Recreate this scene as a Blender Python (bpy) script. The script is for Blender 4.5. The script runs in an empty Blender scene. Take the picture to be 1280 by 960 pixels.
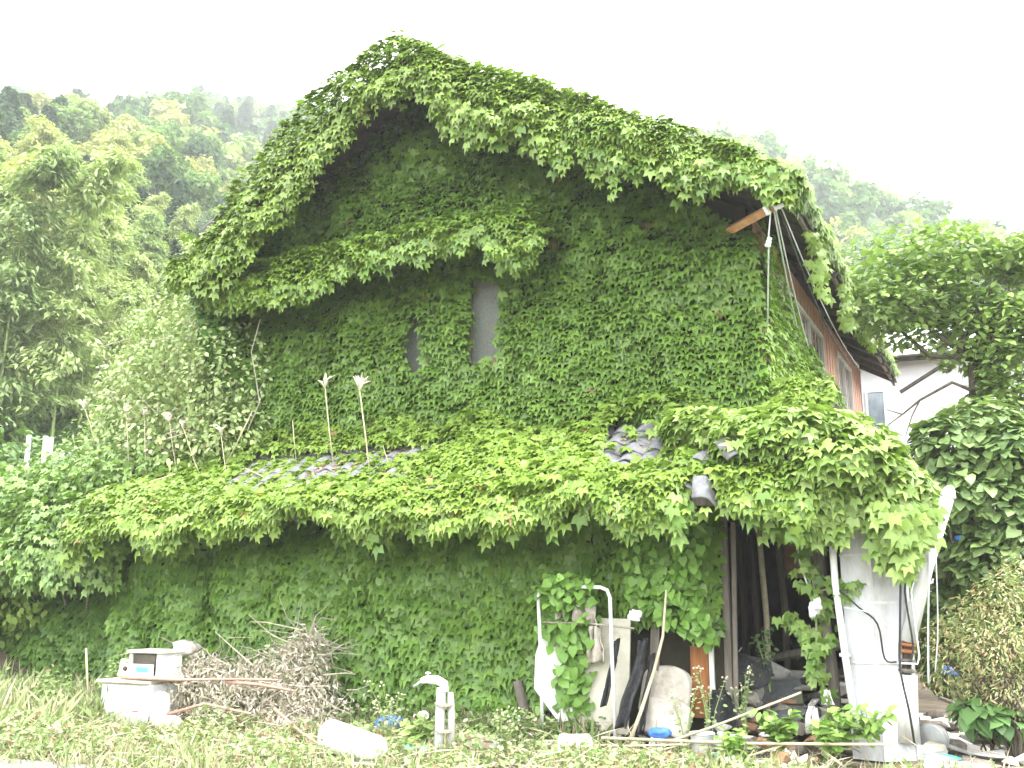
import bpy, bmesh, math, random
import numpy as np
from mathutils import Vector, Matrix, Euler

random.seed(7)
R = np.random.default_rng(11)
S = bpy.context.scene
COL = S.collection
rad = math.radians

# ------------------------------------------------------------------ camera, sky, sun, exposure
CAM = (2.852, -11.109, 1.6)
cd = bpy.data.cameras.new('camera'); cam = bpy.data.objects.new('camera', cd); COL.objects.link(cam)
cam.location = CAM
cam.rotation_euler = (rad(90 + 11.7), 0, rad(26))
cd.sensor_width = 36; cd.lens = 36 * 1256 / 1280
cd.clip_start = 0.1; cd.clip_end = 3000
S.camera = cam

SUN_EL, SUN_AZ = rad(64), rad(112)         # bright veiled sun high on the right
world = bpy.data.worlds.new('World'); S.world = world; world.use_nodes = True
nt = world.node_tree; nt.nodes.clear()
out = nt.nodes.new('ShaderNodeOutputWorld'); bg = nt.nodes.new('ShaderNodeBackground')
sky = nt.nodes.new('ShaderNodeTexSky'); sky.sky_type = 'NISHITA'; sky.sun_disc = False
sky.sun_elevation = SUN_EL; sky.sun_rotation = SUN_AZ; sky.air_density = 1.5; sky.dust_density = 4
mix = nt.nodes.new('ShaderNodeMix'); mix.data_type = 'RGBA'
mix.inputs[0].default_value = 0.9
mix.inputs[7].default_value = (12.5, 12.8, 13.0, 1)   # the closed white cloud layer
nt.links.new(sky.outputs[0], mix.inputs[6]); nt.links.new(mix.outputs[2], bg.inputs[0])
bg.inputs[1].default_value = 0.13
nt.links.new(bg.outputs[0], out.inputs[0])

sd = bpy.data.lights.new('sun', 'SUN'); sd.energy = 1.3; sd.angle = rad(10); sd.color = (1, .965, .9)
sun = bpy.data.objects.new('sun', sd); COL.objects.link(sun)
# sun_rotation in the sky texture turns clockwise from +Y
sdir = Vector((math.sin(SUN_AZ) * math.cos(SUN_EL), math.cos(SUN_AZ) * math.cos(SUN_EL), math.sin(SUN_EL)))
sun.rotation_euler = sdir.to_track_quat('Z', 'Y').to_euler()

S.view_settings.view_transform = 'Standard'; S.view_settings.look = 'None'
S.view_settings.exposure = 1.95; S.view_settings.gamma = 1.0
S.render.engine = 'CYCLES'
S.cycles.use_denoising = True
S.cycles.max_bounces = 7; S.cycles.diffuse_bounces = 3; S.cycles.glossy_bounces = 2
S.cycles.transmission_bounces = 4; S.cycles.transparent_max_bounces = 8; S.cycles.volume_bounces = 2
S.cycles.use_adaptive_sampling = True; S.cycles.adaptive_threshold = 0.02

FWD = np.array([-math.sin(rad(26)), math.cos(rad(26))]); RGT = np.array([math.cos(rad(26)), math.sin(rad(26))])
C2 = np.array(CAM[:2])

# ------------------------------------------------------------------ materials
MATS = {}
def material(name, c1, c2=None, scale=8, rough=.8, bump=.0, metal=0, spec=.3, stretch=(1, 1, 1), c3=None, trans=0, streak=0, detail=6):
    """Noise-mottled procedural material; c3 adds a second layer of stains."""
    m = bpy.data.materials.new(name); m.use_nodes = True; t = m.node_tree; N = t.nodes; L = t.links
    p = N['Principled BSDF']; p.inputs['Roughness'].default_value = rough; p.inputs['Metallic'].default_value = metal
    p.inputs['Specular IOR Level'].default_value = spec
    tc = N.new('ShaderNodeTexCoord'); mp = N.new('ShaderNodeMapping'); mp.inputs['Scale'].default_value = stretch
    L.new(tc.outputs['Object'], mp.inputs[0])
    nz = N.new('ShaderNodeTexNoise'); nz.inputs['Scale'].default_value = scale; nz.inputs['Detail'].default_value = detail
    nz.inputs['Roughness'].default_value = .65
    L.new(mp.outputs[0], nz.inputs['Vector'])
    rp = N.new('ShaderNodeValToRGB'); c2 = c2 or c1
    rp.color_ramp.elements[0].color = (*c1, 1); rp.color_ramp.elements[0].position = .32
    rp.color_ramp.elements[1].color = (*c2, 1); rp.color_ramp.elements[1].position = .68
    L.new(nz.outputs[0], rp.inputs[0]); col = rp.outputs[0]
    if c3:
        n2 = N.new('ShaderNodeTexNoise'); n2.inputs['Scale'].default_value = scale * .35; n2.inputs['Detail'].default_value = 8
        n2.inputs['Roughness'].default_value = .75
        mp2 = N.new('ShaderNodeMapping'); mp2.inputs['Scale'].default_value = (1, 1, .35 if streak else 1); mp2.inputs['Location'].default_value = (7, 3, 1)
        L.new(tc.outputs['Object'], mp2.inputs[0]); L.new(mp2.outputs[0], n2.inputs['Vector'])
        r2 = N.new('ShaderNodeValToRGB'); r2.color_ramp.elements[0].position = .5; r2.color_ramp.elements[1].position = .66
        L.new(n2.outputs[0], r2.inputs[0])
        mx = N.new('ShaderNodeMix'); mx.data_type = 'RGBA'; mx.inputs[7].default_value = (*c3, 1)
        L.new(r2.outputs[0], mx.inputs[0]); L.new(col, mx.inputs[6]); col = mx.outputs[2]
    L.new(col, p.inputs['Base Color'])
    if bump:
        b = N.new('ShaderNodeBump'); b.inputs['Strength'].default_value = bump; b.inputs['Distance'].default_value = .01
        L.new(nz.outputs[0], b.inputs['Height']); L.new(b.outputs[0], p.inputs['Normal'])
    MATS[name] = m
    return m

def leafmat(name, trans=.35, rough=.5, spec=.35):
    """Leaf: colour from the mesh's own per-leaf attribute, faint mottling, light passes through."""
    m = bpy.data.materials.new(name); m.use_nodes = True; t = m.node_tree; N = t.nodes; L = t.links
    p = N['Principled BSDF']; p.inputs['Roughness'].default_value = rough; p.inputs['Specular IOR Level'].default_value = spec
    at = N.new('ShaderNodeAttribute'); at.attribute_name = 'col'
    oi = N.new('ShaderNodeObjectInfo')
    hs = N.new('ShaderNodeHueSaturation'); hs.inputs['Saturation'].default_value = .96
    mr = N.new('ShaderNodeMapRange'); mr.inputs[3].default_value = .85; mr.inputs[4].default_value = 1.15
    L.new(oi.outputs['Random'], mr.inputs[0]); L.new(mr.outputs[0], hs.inputs['Value'])
    L.new(at.outputs['Color'], hs.inputs['Color'])
    L.new(hs.outputs[0], p.inputs['Base Color'])
    tr = N.new('ShaderNodeBsdfTranslucent')
    mu = N.new('ShaderNodeMix'); mu.data_type = 'RGBA'; mu.blend_type = 'MULTIPLY'; mu.inputs[0].default_value = 1
    mu.inputs[7].default_value = (1.2, 1.3, .7, 1)
    L.new(hs.outputs[0], mu.inputs[6]); L.new(mu.outputs[2], tr.inputs[0])
    ms = N.new('ShaderNodeMixShader'); ms.inputs[0].default_value = trans
    L.new(p.outputs[0], ms.inputs[1]); L.new(tr.outputs[0], ms.inputs[2]); L.new(ms.outputs[0], N['Material Output'].inputs[0])
    MATS[name] = m
    return m

LEAF = leafmat('vine_leaf', trans=.22, rough=.42, spec=.45); TREELEAF = leafmat('tree_leaf', trans=.3, rough=.7, spec=.15)
DRYLEAF = leafmat('dry_leaf', trans=.15, rough=.9, spec=.1)
material('earth', (.07, .055, .035), (.16, .13, .09), 3, .95, .5)
material('forest_floor', (.02, .04, .012), (.05, .075, .02), .6, .95)
material('gravel', (.12, .115, .1), (.26, .25, .22), 30, .95, .6)
material('bark', (.06, .05, .035), (.16, .13, .1), 12, .9, .5, stretch=(1, 1, .3))
material('grey_twig', (.24, .205, .16), (.42, .37, .3), 20, .9)
material('bamboo_culm', (.16, .24, .07), (.3, .36, .14), 3, .5)
material('straw', (.38, .33, .22), (.56, .5, .36), 15, .9)
material('plume', (.5, .42, .33), (.72, .65, .55), 15, .95)
material('dark_wood', (.035, .028, .025), (.08, .065, .055), 10, .85, .4, stretch=(1, 1, .15))
material('old_wood', (.1, .085, .07), (.22, .19, .16), 14, .85, .5, stretch=(1, 1, .12))
material('beam_wood', (.42, .2, .1), (.6, .32, .18), 14, .7, .3, stretch=(.15, 1, 1))
material('rust_wood', (.25, .09, .03), (.42, .18, .07), 14, .8, .4, stretch=(1, 1, .2))
material('wall_board', (.66, .38, .29), (.76, .48, .38), 6, .8, .3, stretch=(1, 1, .15), c3=(.5, .3, .22), streak=1)
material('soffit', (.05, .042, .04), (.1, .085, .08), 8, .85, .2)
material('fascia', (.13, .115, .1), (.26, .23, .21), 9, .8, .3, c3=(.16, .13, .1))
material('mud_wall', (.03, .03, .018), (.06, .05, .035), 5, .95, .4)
material('roof_tile', (.13, .135, .145), (.25, .255, .27), 9, .6, .3, spec=.3, c3=(.17, .13, .1))
material('frosted_glass', (.1, .12, .11), (.24, .27, .24), 70, .6, .6, spec=.15, c3=(.2, .12, .09))
material('side_glass', (.14, .17, .2), (.24, .28, .31), 4, .15, 0, spec=.8)
material('alu', (.5, .5, .5), (.65, .65, .65), 10, .45, 0, metal=.5)
material('white_paint', (.72, .72, .70), (.82, .82, .80), 7, .5, .1, c3=(.5, .48, .42), streak=1)
material('clean_white', (.66, .66, .66), (.76, .76, .76), 7, .5)
material('grey_panel', (.5, .51, .54), (.6, .61, .63), 5, .5, .05, c3=(.4, .385, .36), streak=1)
material('cream', (.55, .52, .42), (.68, .64, .54), 6, .7, .1, c3=(.38, .34, .25))
material('white_enamel', (.55, .56, .55), (.7, .71, .7), 6, .3, .05, c3=(.5, .46, .38), spec=.5)
material('plaster', (.7, .68, .7), (.78, .76, .78), 1.2, .85, .1, c3=(.66, .62, .64))
material('black_cloth', (.02, .02, .022), (.06, .06, .065), 20, .7, .6)
material('beige_cloth', (.42, .38, .33), (.58, .53, .47), 9, .9, .4, c3=(.3, .26, .2))
material('white_cloth', (.72, .72, .72), (.84, .84, .84), 9, .9, .2)
material('blue_plastic', (.03, .12, .45), (.1, .25, .65), 9, .4)
material('teal_plastic', (.1, .5, .5), (.2, .65, .6), 9, .4)
material('red_plastic', (.55, .05, .04), (.65, .1, .08), 9, .4)
material('brown_card', (.3, .17, .09), (.42, .26, .16), 9, .9)
material('grey_crate', (.1, .11, .13), (.2, .21, .22), 12, .7, .3, c3=(.2, .22, .1))
material('concrete', (.36, .35, .33), (.52, .5, .47), 9, .9, .5)
material('red_stick', (.36, .2, .15), (.55, .34, .27), 20, .8)
material('cable', (.02, .02, .02), (.05, .05, .05), 5, .6)
material('pale_cable', (.5, .55, .55), (.65, .7, .7), 5, .6)
material('ceramic', (.75, .76, .78), (.85, .86, .88), 5, .2, spec=.6)
material('screen', (.07, .06, .05), (.14, .12, .09), 8, .3, spec=.5)
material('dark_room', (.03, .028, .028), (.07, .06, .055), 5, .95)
material('white_foam', (.7, .69, .66), (.82, .81, .78), 25, .9, .5, c3=(.45, .4, .3))

# ------------------------------------------------------------------ helpers
def tag(o, label=None, cat=None, group=None, kind=None):
    if label: o['label'] = label
    if cat: o['category'] = cat
    if group: o['group'] = group
    if kind: o['kind'] = kind
    return o
def empty(name, loc=(0, 0, 0), label=None, cat=None, group=None, rz=0):
    o = bpy.data.objects.new(name, None); COL.objects.link(o); o.location = loc; o.rotation_euler.z = rz
    o.empty_display_size = .2
    return tag(o, label, cat, group)
def put(o, parent):
    """parent a child built in world coordinates"""
    if parent is not None:
        o.parent = parent
        o.matrix_parent_inverse = (Matrix.Translation(parent.location) @ parent.rotation_euler.to_matrix().to_4x4()).inverted()
    return o

class MB:
    def __init__(s): s.v = []; s.f = []
    def add(s, vs, fs):
        n = len(s.v); s.v += [tuple(v) for v in vs]; s.f += [tuple(i + n for i in f) for f in fs]; return s
    def box(s, c, d, rot=(0, 0, 0), bev=.0):
        M = Euler(rot).to_matrix(); c = Vector(c); x, y, z = [a / 2 for a in d]
        if bev <= 0:
            vs = [c + M @ Vector((i * x, j * y, k * z)) for i in (-1, 1) for j in (-1, 1) for k in (-1, 1)]
            return s.add(vs, [(0, 1, 3, 2), (4, 6, 7, 5), (0, 4, 5, 1), (2, 3, 7, 6), (0, 2, 6, 4), (1, 5, 7, 3)])
        b = min(bev, .45 * min(d))
        bm = bmesh.new(); bmesh.ops.create_cube(bm, size=1)
        for v in bm.verts: v.co = Vector((v.co.x * d[0], v.co.y * d[1], v.co.z * d[2]))
        bmesh.ops.bevel(bm, geom=bm.edges[:], offset=b, segments=2, affect='EDGES', profile=.5)
        vs = [c + M @ v.co for v in bm.verts]; fs = [[v.index for v in f.verts] for f in bm.faces]; bm.free()
        return s.add(vs, fs)
    def tube(s, pts, r, n=8, cap=True):
        pts = [Vector(p) for p in pts]; rs = r if isinstance(r, (list, tuple)) else [r] * len(pts)
        rings = []; up = Vector((0, 0, 1)); prev = None
        for i, p in enumerate(pts):
            t = (pts[min(i + 1, len(pts) - 1)] - pts[max(i - 1, 0)]).normalized()
            a = prev if prev is not None else (up if abs(t.z) < .9 else Vector((1, 0, 0)))
            x = (a - t * a.dot(t)).normalized(); y = t.cross(x); prev = x
            rings.append([p + (x * math.cos(2 * math.pi * k / n) + y * math.sin(2 * math.pi * k / n)) * rs[i] for k in range(n)])
        vs = [v for rg in rings for v in rg]; fs = []
        for i in range(len(pts) - 1):
            for k in range(n):
                fs.append((i * n + k, i * n + (k + 1) % n, (i + 1) * n + (k + 1) % n, (i + 1) * n + k))
        if cap: fs += [tuple(range(n))[::-1], tuple((len(pts) - 1) * n + k for k in range(n))]
        return s.add(vs, fs)
    def sheet(s, fn, nu, nv, thick=.01):
        """closed slab over fn(u,v)->point with thickness"""
        P = [[Vector(fn(i / nu, j / nv)) for j in range(nv + 1)] for i in range(nu + 1)]
        def nrm(i, j):
            a = P[min(i + 1, nu)][j] - P[max(i - 1, 0)][j]; b = P[i][min(j + 1, nv)] - P[i][max(j - 1, 0)]
            return a.cross(b).normalized()
        top = [P[i][j] for i in range(nu + 1) for j in range(nv + 1)]
        bot = [P[i][j] - nrm(i, j) * thick for i in range(nu + 1) for j in range(nv + 1)]
        w = nv + 1; o = len(top); fs = []
        for i in range(nu):
            for j in range(nv):
                a, b, c, d = i * w + j, (i + 1) * w + j, (i + 1) * w + j + 1, i * w + j + 1
                fs += [(a, b, c, d), (a + o, d + o, c + o, b + o)]
        for i in range(nu):
            a, b = i * w, (i + 1) * w; fs.append((a, a + o, b + o, b))
            a, b = i * w + nv, (i + 1) * w + nv; fs.append((a, b, b + o, a + o))
        for j in range(nv):
            a, b = j, j + 1; fs.append((a, b, b + o, a + o))
            a, b = nu * w + j, nu * w + j + 1; fs.append((a, a + o, b + o, b))
        return s.add(top + bot, fs)
    def lathe(s, c, prof, n=14, axis=(0, 0, 1)):
        q = Vector(axis).normalized().to_track_quat('Z', 'Y'); c = Vector(c)
        vs = [c + q @ Vector((r * math.cos(2 * math.pi * k / n), r * math.sin(2 * math.pi * k / n), z)) for r, z in prof for k in range(n)]
        fs = [(i * n + k, i * n + (k + 1) % n, (i + 1) * n + (k + 1) % n, (i + 1) * n + k) for i in range(len(prof) - 1) for k in range(n)]
        fs += [tuple(range(n))[::-1], tuple((len(prof) - 1) * n + k for k in range(n))]
        return s.add(vs, fs)
    def build(s, name, mat, parent=None, smooth=False):
        me = bpy.data.meshes.new(name); me.from_pydata([tuple(v) for v in s.v], [], s.f)
        if smooth: me.polygons.foreach_set('use_smooth', [True] * len(me.polygons))
        me.materials.append(MATS[mat] if isinstance(mat, str) else mat); me.update()
        o = bpy.data.objects.new(name, me); COL.objects.link(o)
        return put(o, parent)
def one(name, mat, label, cat, mb, group=None, smooth=False):
    """a thing that is a single mesh: origin moved to its base"""
    lo = [min(v[i] for v in mb.v) for i in range(3)]; hi = [max(v[i] for v in mb.v) for i in range(3)]
    c = Vector(((lo[0] + hi[0]) / 2, (lo[1] + hi[1]) / 2, lo[2])); mb.v = [tuple(Vector(v) - c) for v in mb.v]
    o = mb.build(name, mat, None, smooth); o.location = c
    return tag(o, label, cat, group)

# value noise, numpy
_T = np.random.default_rng(5).random((64, 64, 64)).astype(np.float32)
def vn(p, s=1.0, oct=2):
    p = np.asarray(p, float) * s; res = 0; amp = 1; tot = 0
    for o in range(oct):
        q = p * 2 ** o + o * 13.7; i = np.floor(q).astype(int); f = q - i; f = f * f * (3 - 2 * f)
        r = 0
        for a in (0, 1):
            for b in (0, 1):
                for c in (0, 1):
                    w = (f[..., 0] if a else 1 - f[..., 0]) * (f[..., 1] if b else 1 - f[..., 1]) * (f[..., 2] if c else 1 - f[..., 2])
                    r = r + w * _T[(i[..., 0] + a) % 64, (i[..., 1] + b) % 64, (i[..., 2] + c) % 64]
        res = res + r * amp; tot += amp; amp *= .5
    return res / tot
def P3(x, y, z): return np.stack(np.broadcast_arrays(np.asarray(x, float), np.asarray(y, float), np.asarray(z, float)), -1)
def unit(a): return a / np.maximum(np.linalg.norm(a, axis=-1, keepdims=True), 1e-9)

# leaf outlines in (across, along, out); tip at along = 1
def _mirror(mid, side, tris):
    """mid: midrib points, side: right-hand points; tris index m<k>/s<k>"""
    V = [(0, y, z) for y, z in mid] + [(x, y, z) for x, y, z in side] + [(-x, y, z) for x, y, z in side]
    nm, ns = len(mid), len(side); F = []
    for t in tris:
        a = [k if k < 100 else nm + k - 100 for k in t]; b = [k if k < 100 else nm + ns + k - 100 for k in t]
        F += [a, b[::-1]]
    return np.array(V, float), np.array(F)
IVY = _mirror([(.06, 0), (.45, .02), (1, -.16)],
              [(.24, -.1, .08), (.4, .1, .06), (.54, .5, -.12), (.17, .5, .05)],
              [(0, 100, 101), (0, 101, 1), (101, 102, 103), (101, 103, 1), (1, 103, 2)])
OVAL = _mirror([(0, 0), (.5, .0), (1, -.1)], [(.26, .25, .05), (.27, .62, .03)], [(0, 100, 1), (100, 101, 1), (1, 101, 2)])
BLADE = _mirror([(0, 0), (.5, .03), (1, -.12)], [(.09, .35, 0)], [(0, 100, 1), (1, 100, 2)])
HEART = _mirror([(.08, 0), (.5, .02), (1, -.12)], [(.3, -.04, .06), (.46, .25, .05), (.3, .66, 0)], [(0, 100, 101), (0, 101, 1), (1, 101, 102), (1, 102, 2)])
BLOB = _mirror([(0, 0), (1, -.1)], [(.42, .5, .05)], [(0, 100, 1)])

def frames(N, T):
    N = unit(N); T = unit(T - N * (T * N).sum(-1, keepdims=True)); return np.cross(T, N), T, N
def leaf_arrays(tmpl, P, N, T, size):
    V, F = tmpl; X, T, N = frames(N, T); s = size[:, None, None]
    W = P[:, None, :] + s * (V[None, :, 0:1] * X[:, None] + V[None, :, 1:2] * T[:, None] + V[None, :, 2:3] * N[:, None])
    FF = F[None] + (np.arange(len(P)) * len(V))[:, None, None]
    return W.reshape(-1, 3), FF.reshape(-1, 3)
def np_mesh(name, V, F, C=None, mat=None):
    me = bpy.data.meshes.new(name); nv, nf = len(V), len(F)
    me.vertices.add(nv); me.vertices.foreach_set('co', np.ascontiguousarray(V, dtype=np.float32).ravel())
    me.loops.add(nf * 3); me.loops.foreach_set('vertex_index', np.ascontiguousarray(F, dtype=np.int32).ravel())
    me.polygons.add(nf); me.polygons.foreach_set('loop_start', np.arange(nf, dtype=np.int32) * 3)
    if C is not None:
        ca = me.color_attributes.new('col', 'FLOAT_COLOR', 'POINT')
        ca.data.foreach_set('color', np.concatenate([C, np.ones((nv, 1))], 1).astype(np.float32).ravel())
    me.update(calc_edges=True); me.validate()
    if mat: me.materials.append(mat)
    return me
def np_obj(name, me, parent=None):
    o = bpy.data.objects.new(name, me); COL.objects.link(o); return put(o, parent)
def tints(n, c1, c2, accent=None, frac=0.0):
    k = R.random((n, 1)); c = np.array(c1) * (1 - k) + np.array(c2) * k; c = c * R.normal(1, .1, (n, 1)).clip(.7, 1.3)
    if accent is not None and frac:
        sel = R.random(n) < frac; c[sel] = np.array(accent) * R.normal(1, .12, (sel.sum(), 1)).clip(.7, 1.3)
    return c

# shared single-leaf meshes: six shapes in each palette
_leafbank = {}
def leafbank(key, tmpl, c1, c2):
    if key not in _leafbank:
        L = []
        for i in range(6):
            V, F = tmpl; V = V.copy(); V[:, 0] *= R.uniform(.85, 1.15); V[:, 2] += R.normal(0, .025, len(V)); V[:, 2] -= R.uniform(0, .18) * V[:, 1] ** 2
            k = i / 5; c = np.array(c1) * (1 - k) + np.array(c2) * k
            me = np_mesh('leaf', V, F, np.repeat(c[None], len(V), 0), LEAF); L.append(me)
        _leafbank[key] = L
    return _leafbank[key]

def vine(name, label, base, P, N, T, size, c1, c2, tmpl=IVY, key='ivy', nobj=0, accent=None, frac=0, cat='ivy', extra=None, group=None, root=None):
    """A climbing plant: the leaves that show largest are objects, the others one mesh of 'stuff'."""
    e = root or empty(name, base, label, cat, group)
    n = len(P)
    idx = np.zeros(n, bool)
    if nobj:
        d = np.linalg.norm(P - np.array(CAM), axis=1); out = extra if extra is not None else np.zeros(n)
        score = size / d * (1 + out); idx[np.argsort(-score)[:nobj]] = True
        bank = leafbank(key, tmpl, c1, c2); X, TT, NN = frames(N[idx], T[idx])
        inv = Matrix.Translation(-Vector(e.location))
        for p, x, t, nn, s in zip(P[idx], X, TT, NN, size[idx]):
            o = bpy.data.objects.new('leaf', random.choice(bank)); COL.objects.link(o); o.parent = e
            o.matrix_parent_inverse = inv
            o.matrix_basis = Matrix(((x[0] * s, t[0] * s, nn[0] * s, p[0]), (x[1] * s, t[1] * s, nn[1] * s, p[1]), (x[2] * s, t[2] * s, nn[2] * s, p[2]), (0, 0, 0, 1)))
    k = ~idx
    V, F = leaf_arrays(tmpl, P[k], N[k], T[k], size[k])
    c = tints(k.sum(), c1, c2, accent, frac); C = np.repeat(c, len(tmpl[0]), 0)
    o = np_obj('foliage', np_mesh('foliage', V, F, C, LEAF), e); o['kind'] = 'stuff'
    return e
def jitter(n, s): return R.normal(0, s, (n, 3))

# ------------------------------------------------------------------ terrain
def sst(a, b, x): t = np.clip((x - a) / (b - a), 0, 1); return t * t * (3 - 2 * t)
_az = np.array([-180, -90, -60, -35, -29, -20, -12, 0, 8, 12, 16, 21, 28, 36, 60, 90, 180.])
_el = np.array([3, 10, 20, 26, 24.5, 25.8, 27.3, 25.5, 24.6, 24.6, 23.6, 21.6, 18.5, 15.5, 10, 6, 3.])
def terrain(x, y):
    d = P3(x, y, 0)[..., :2] - C2; f = d @ FWD; s = d @ RGT
    r = np.hypot(f, s); az = np.degrees(np.arctan2(s, f))
    RC = np.interp(az, [-60, -10, 6, 11, 60, 90], [260, 260, 240, 190, 190, 320])   # distance of the crest
    H = RC * np.tan(np.radians(np.interp(az, _az, _el)))
    t = np.clip((r - 42) / (RC - 42), 0, 1)
    h = H * (t ** 1.12) + 1.2 * 0
    left = sst(-13.5, -20, az) * (1 - sst(-110, -150, az))
    h = h + left * (2.6 * sst(16.5, 23, r) + 5.2 * sst(24, 44, r) + 4 * sst(44, 75, r)) * (1 - sst(120, 260, r))
    # nearer wooded knoll on the far left
    kx = 92 * math.sin(rad(-33)); kf = 92 * math.cos(rad(-33))
    h = h + 5 * np.exp(-((s - kx) ** 2 / 18 ** 2 + (f - kf) ** 2 / 26 ** 2))
    h = h + (vn(P3(x, y, 0), 1 / 38., 3) - .5) * 26 * sst(90, 190, r) + (vn(P3(x, y, 5), 1 / 2.2, 2) - .5) * .22 * sst(3, 7, r)
    return np.maximum(np.where(r > 330, h * (1 - .25 * sst(330, 400, r)), h), -.3)
def gz(x, y): return float(terrain(np.array([x]), np.array([y]))[0])
rr = np.concatenate([np.linspace(.5, 40, 70), np.geomspace(41, 400, 66)]); aa = np.radians(np.concatenate([np.linspace(-180, -50, 27)[:-1], np.linspace(-50, 50, 130), np.linspace(50, 180, 27)[1:-1]]))
AA, RR = np.meshgrid(aa, rr)
gx = C2[0] + RR * (np.cos(AA) * FWD[0] + np.sin(AA) * RGT[0]); gy = C2[1] + RR * (np.cos(AA) * FWD[1] + np.sin(AA) * RGT[1])
V = P3(gx, gy, terrain(gx, gy)).reshape(-1, 3); na = len(aa)
V = np.concatenate([V, [[C2[0], C2[1], V[:na, 2].mean()]]])
ctr = len(V) - 1
ii, jj = np.meshgrid(np.arange(len(rr) - 1), np.arange(na), indexing='ij'); j2 = (jj + 1) % na
a_, b_, c_, d_ = ii * na + jj, ii * na + j2, (ii + 1) * na + j2, (ii + 1) * na + jj
F = np.concatenate([np.stack([a_, b_, c_], -1).reshape(-1, 3), np.stack([a_, c_, d_], -1).reshape(-1, 3),
                    np.stack([np.full(na, ctr), (np.arange(na) + 1) % na, np.arange(na)], -1)])
# split: yard ground (inner) and wooded hillside (outer)
rf = np.linalg.norm(V[F].mean(1)[:, :2] - C2, axis=1); inner = rf < 41
def sub(name, sel, mat):
    me = np_mesh(name, V, F[sel][:, ::-1], None, MATS[mat]); bm = bmesh.new(); bm.from_mesh(me)
    bmesh.ops.delete(bm, geom=[v for v in bm.verts if not v.link_faces], context='VERTS')
    bmesh.ops.recalc_face_normals(bm, faces=bm.faces)
    if sum(f.normal.z for f in bm.faces) < 0: bmesh.ops.reverse_faces(bm, faces=bm.faces)
    bm.to_mesh(me); bm.free()
    me.polygons.foreach_set('use_smooth', [True] * len(me.polygons))
    o = np_obj(name, me); o['kind'] = 'structure'; return o
sub('ground', inner, 'earth'); sub('hillside', ~inner, 'forest_floor')

# ------------------------------------------------------------------ the house
RX, RZ, RL, RXR = -4.3, 9.0, -7.85, .9
RZR, RZL = 6.12, 6.95
def roofz(x): return np.interp(x, [RL, RX, RXR], [RZL, RZ, RZR])
house = empty('abandoned_house', (-3.7, 5.5, 0), 'two storey gabled wooden house almost wholly covered in climbing ivy', 'house')
def poly_slab(poly, axis, a, b):
    """polygon in the plane normal to axis ('x' or 'y'), extruded from a to b"""
    m = MB(); n = len(poly)
    mk = (lambda p, t: (p[0], t, p[1])) if axis == 'y' else (lambda p, t: (t, p[0], p[1]))
    return m.add([mk(p, a) for p in poly] + [mk(p, b) for p in poly], [tuple(range(n)), tuple(range(2 * n - 1, n - 1, -1))] + [(i, i + n, (i + 1) % n + n, (i + 1) % n) for i in range(n)])
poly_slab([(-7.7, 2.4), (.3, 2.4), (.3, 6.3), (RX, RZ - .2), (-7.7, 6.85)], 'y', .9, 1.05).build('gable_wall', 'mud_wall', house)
m = MB(); m.box((.22, 6.2, 4.35), (.16, 10.3, 3.9)); m.build('side_wall', 'wall_board', house)
m = MB()
for k in range(34): m.box((.307, 1.3 + k * .3, 4.35), (.008, .02, 3.88))
o = m.build('batten', 'wall_board', house); o['kind'] = 'stuff'
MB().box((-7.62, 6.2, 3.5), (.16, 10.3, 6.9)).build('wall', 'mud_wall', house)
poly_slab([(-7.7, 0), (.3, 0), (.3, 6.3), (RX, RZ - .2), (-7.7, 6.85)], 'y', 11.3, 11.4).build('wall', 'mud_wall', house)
for x0, z0, x1, z1 in ((RX, RZ, RXR, RZR), (RX, RZ, RL, RZL)):
    poly_slab([(x0, z0), (x1, z1), (x1, z1 + .13), (x0, z0 + .15)], 'y', -.04, 11.9).build('roof', 'roof_tile', house)
    poly_slab([(x0, z0 - .035), (x1 * .995, z1 - .035), (x1 * .995, z1 - .004), (x0, z0 - .004)], 'y', -.035, .9).build('sheathing', 'dark_wood', house)
    d = Vector((x1 - x0, 0, z1 - z0)).normalized()
# boarded soffit with rafters under the right and left eaves and the verge
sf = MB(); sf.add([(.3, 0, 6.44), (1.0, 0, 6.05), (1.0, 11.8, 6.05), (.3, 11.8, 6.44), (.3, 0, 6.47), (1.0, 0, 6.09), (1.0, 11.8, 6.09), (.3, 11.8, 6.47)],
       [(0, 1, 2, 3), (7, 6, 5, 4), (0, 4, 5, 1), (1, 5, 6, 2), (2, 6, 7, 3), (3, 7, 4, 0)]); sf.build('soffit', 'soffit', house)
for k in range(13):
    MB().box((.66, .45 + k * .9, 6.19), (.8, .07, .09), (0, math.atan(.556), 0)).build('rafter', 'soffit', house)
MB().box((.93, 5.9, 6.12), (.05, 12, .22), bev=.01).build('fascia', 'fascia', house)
g = MB()
for sx, x0, z0, x1, z1 in ((1, RX, RZ - .12, RXR, RZR - .1), (-1, RX, RZ - .12, RL, RZL - .12)):
    g.add([(x0, -.07, z0), (x1, -.07, z1), (x1, -.07, z1 + .2), (x0, -.07, z0 + .2), (x0, -.045, z0), (x1, -.045, z1), (x1, -.045, z1 + .2), (x0, -.045, z0 + .2)],
          [(0, 1, 2, 3), (7, 6, 5, 4), (0, 4, 5, 1), (1, 5, 6, 2), (2, 6, 7, 3), (3, 7, 4, 0)])
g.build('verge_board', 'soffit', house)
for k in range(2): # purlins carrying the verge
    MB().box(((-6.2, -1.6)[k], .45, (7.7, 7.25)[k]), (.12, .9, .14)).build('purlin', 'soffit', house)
MB().tube([(-.05, .84, 6.0), (.8, -.1, 5.9)], .062, 4).build('strut', 'beam_wood', house)
MB().box((.19, .93, 4.4), (.14, .14, 3.9)).build('corner_post', 'dark_wood', house)
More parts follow.
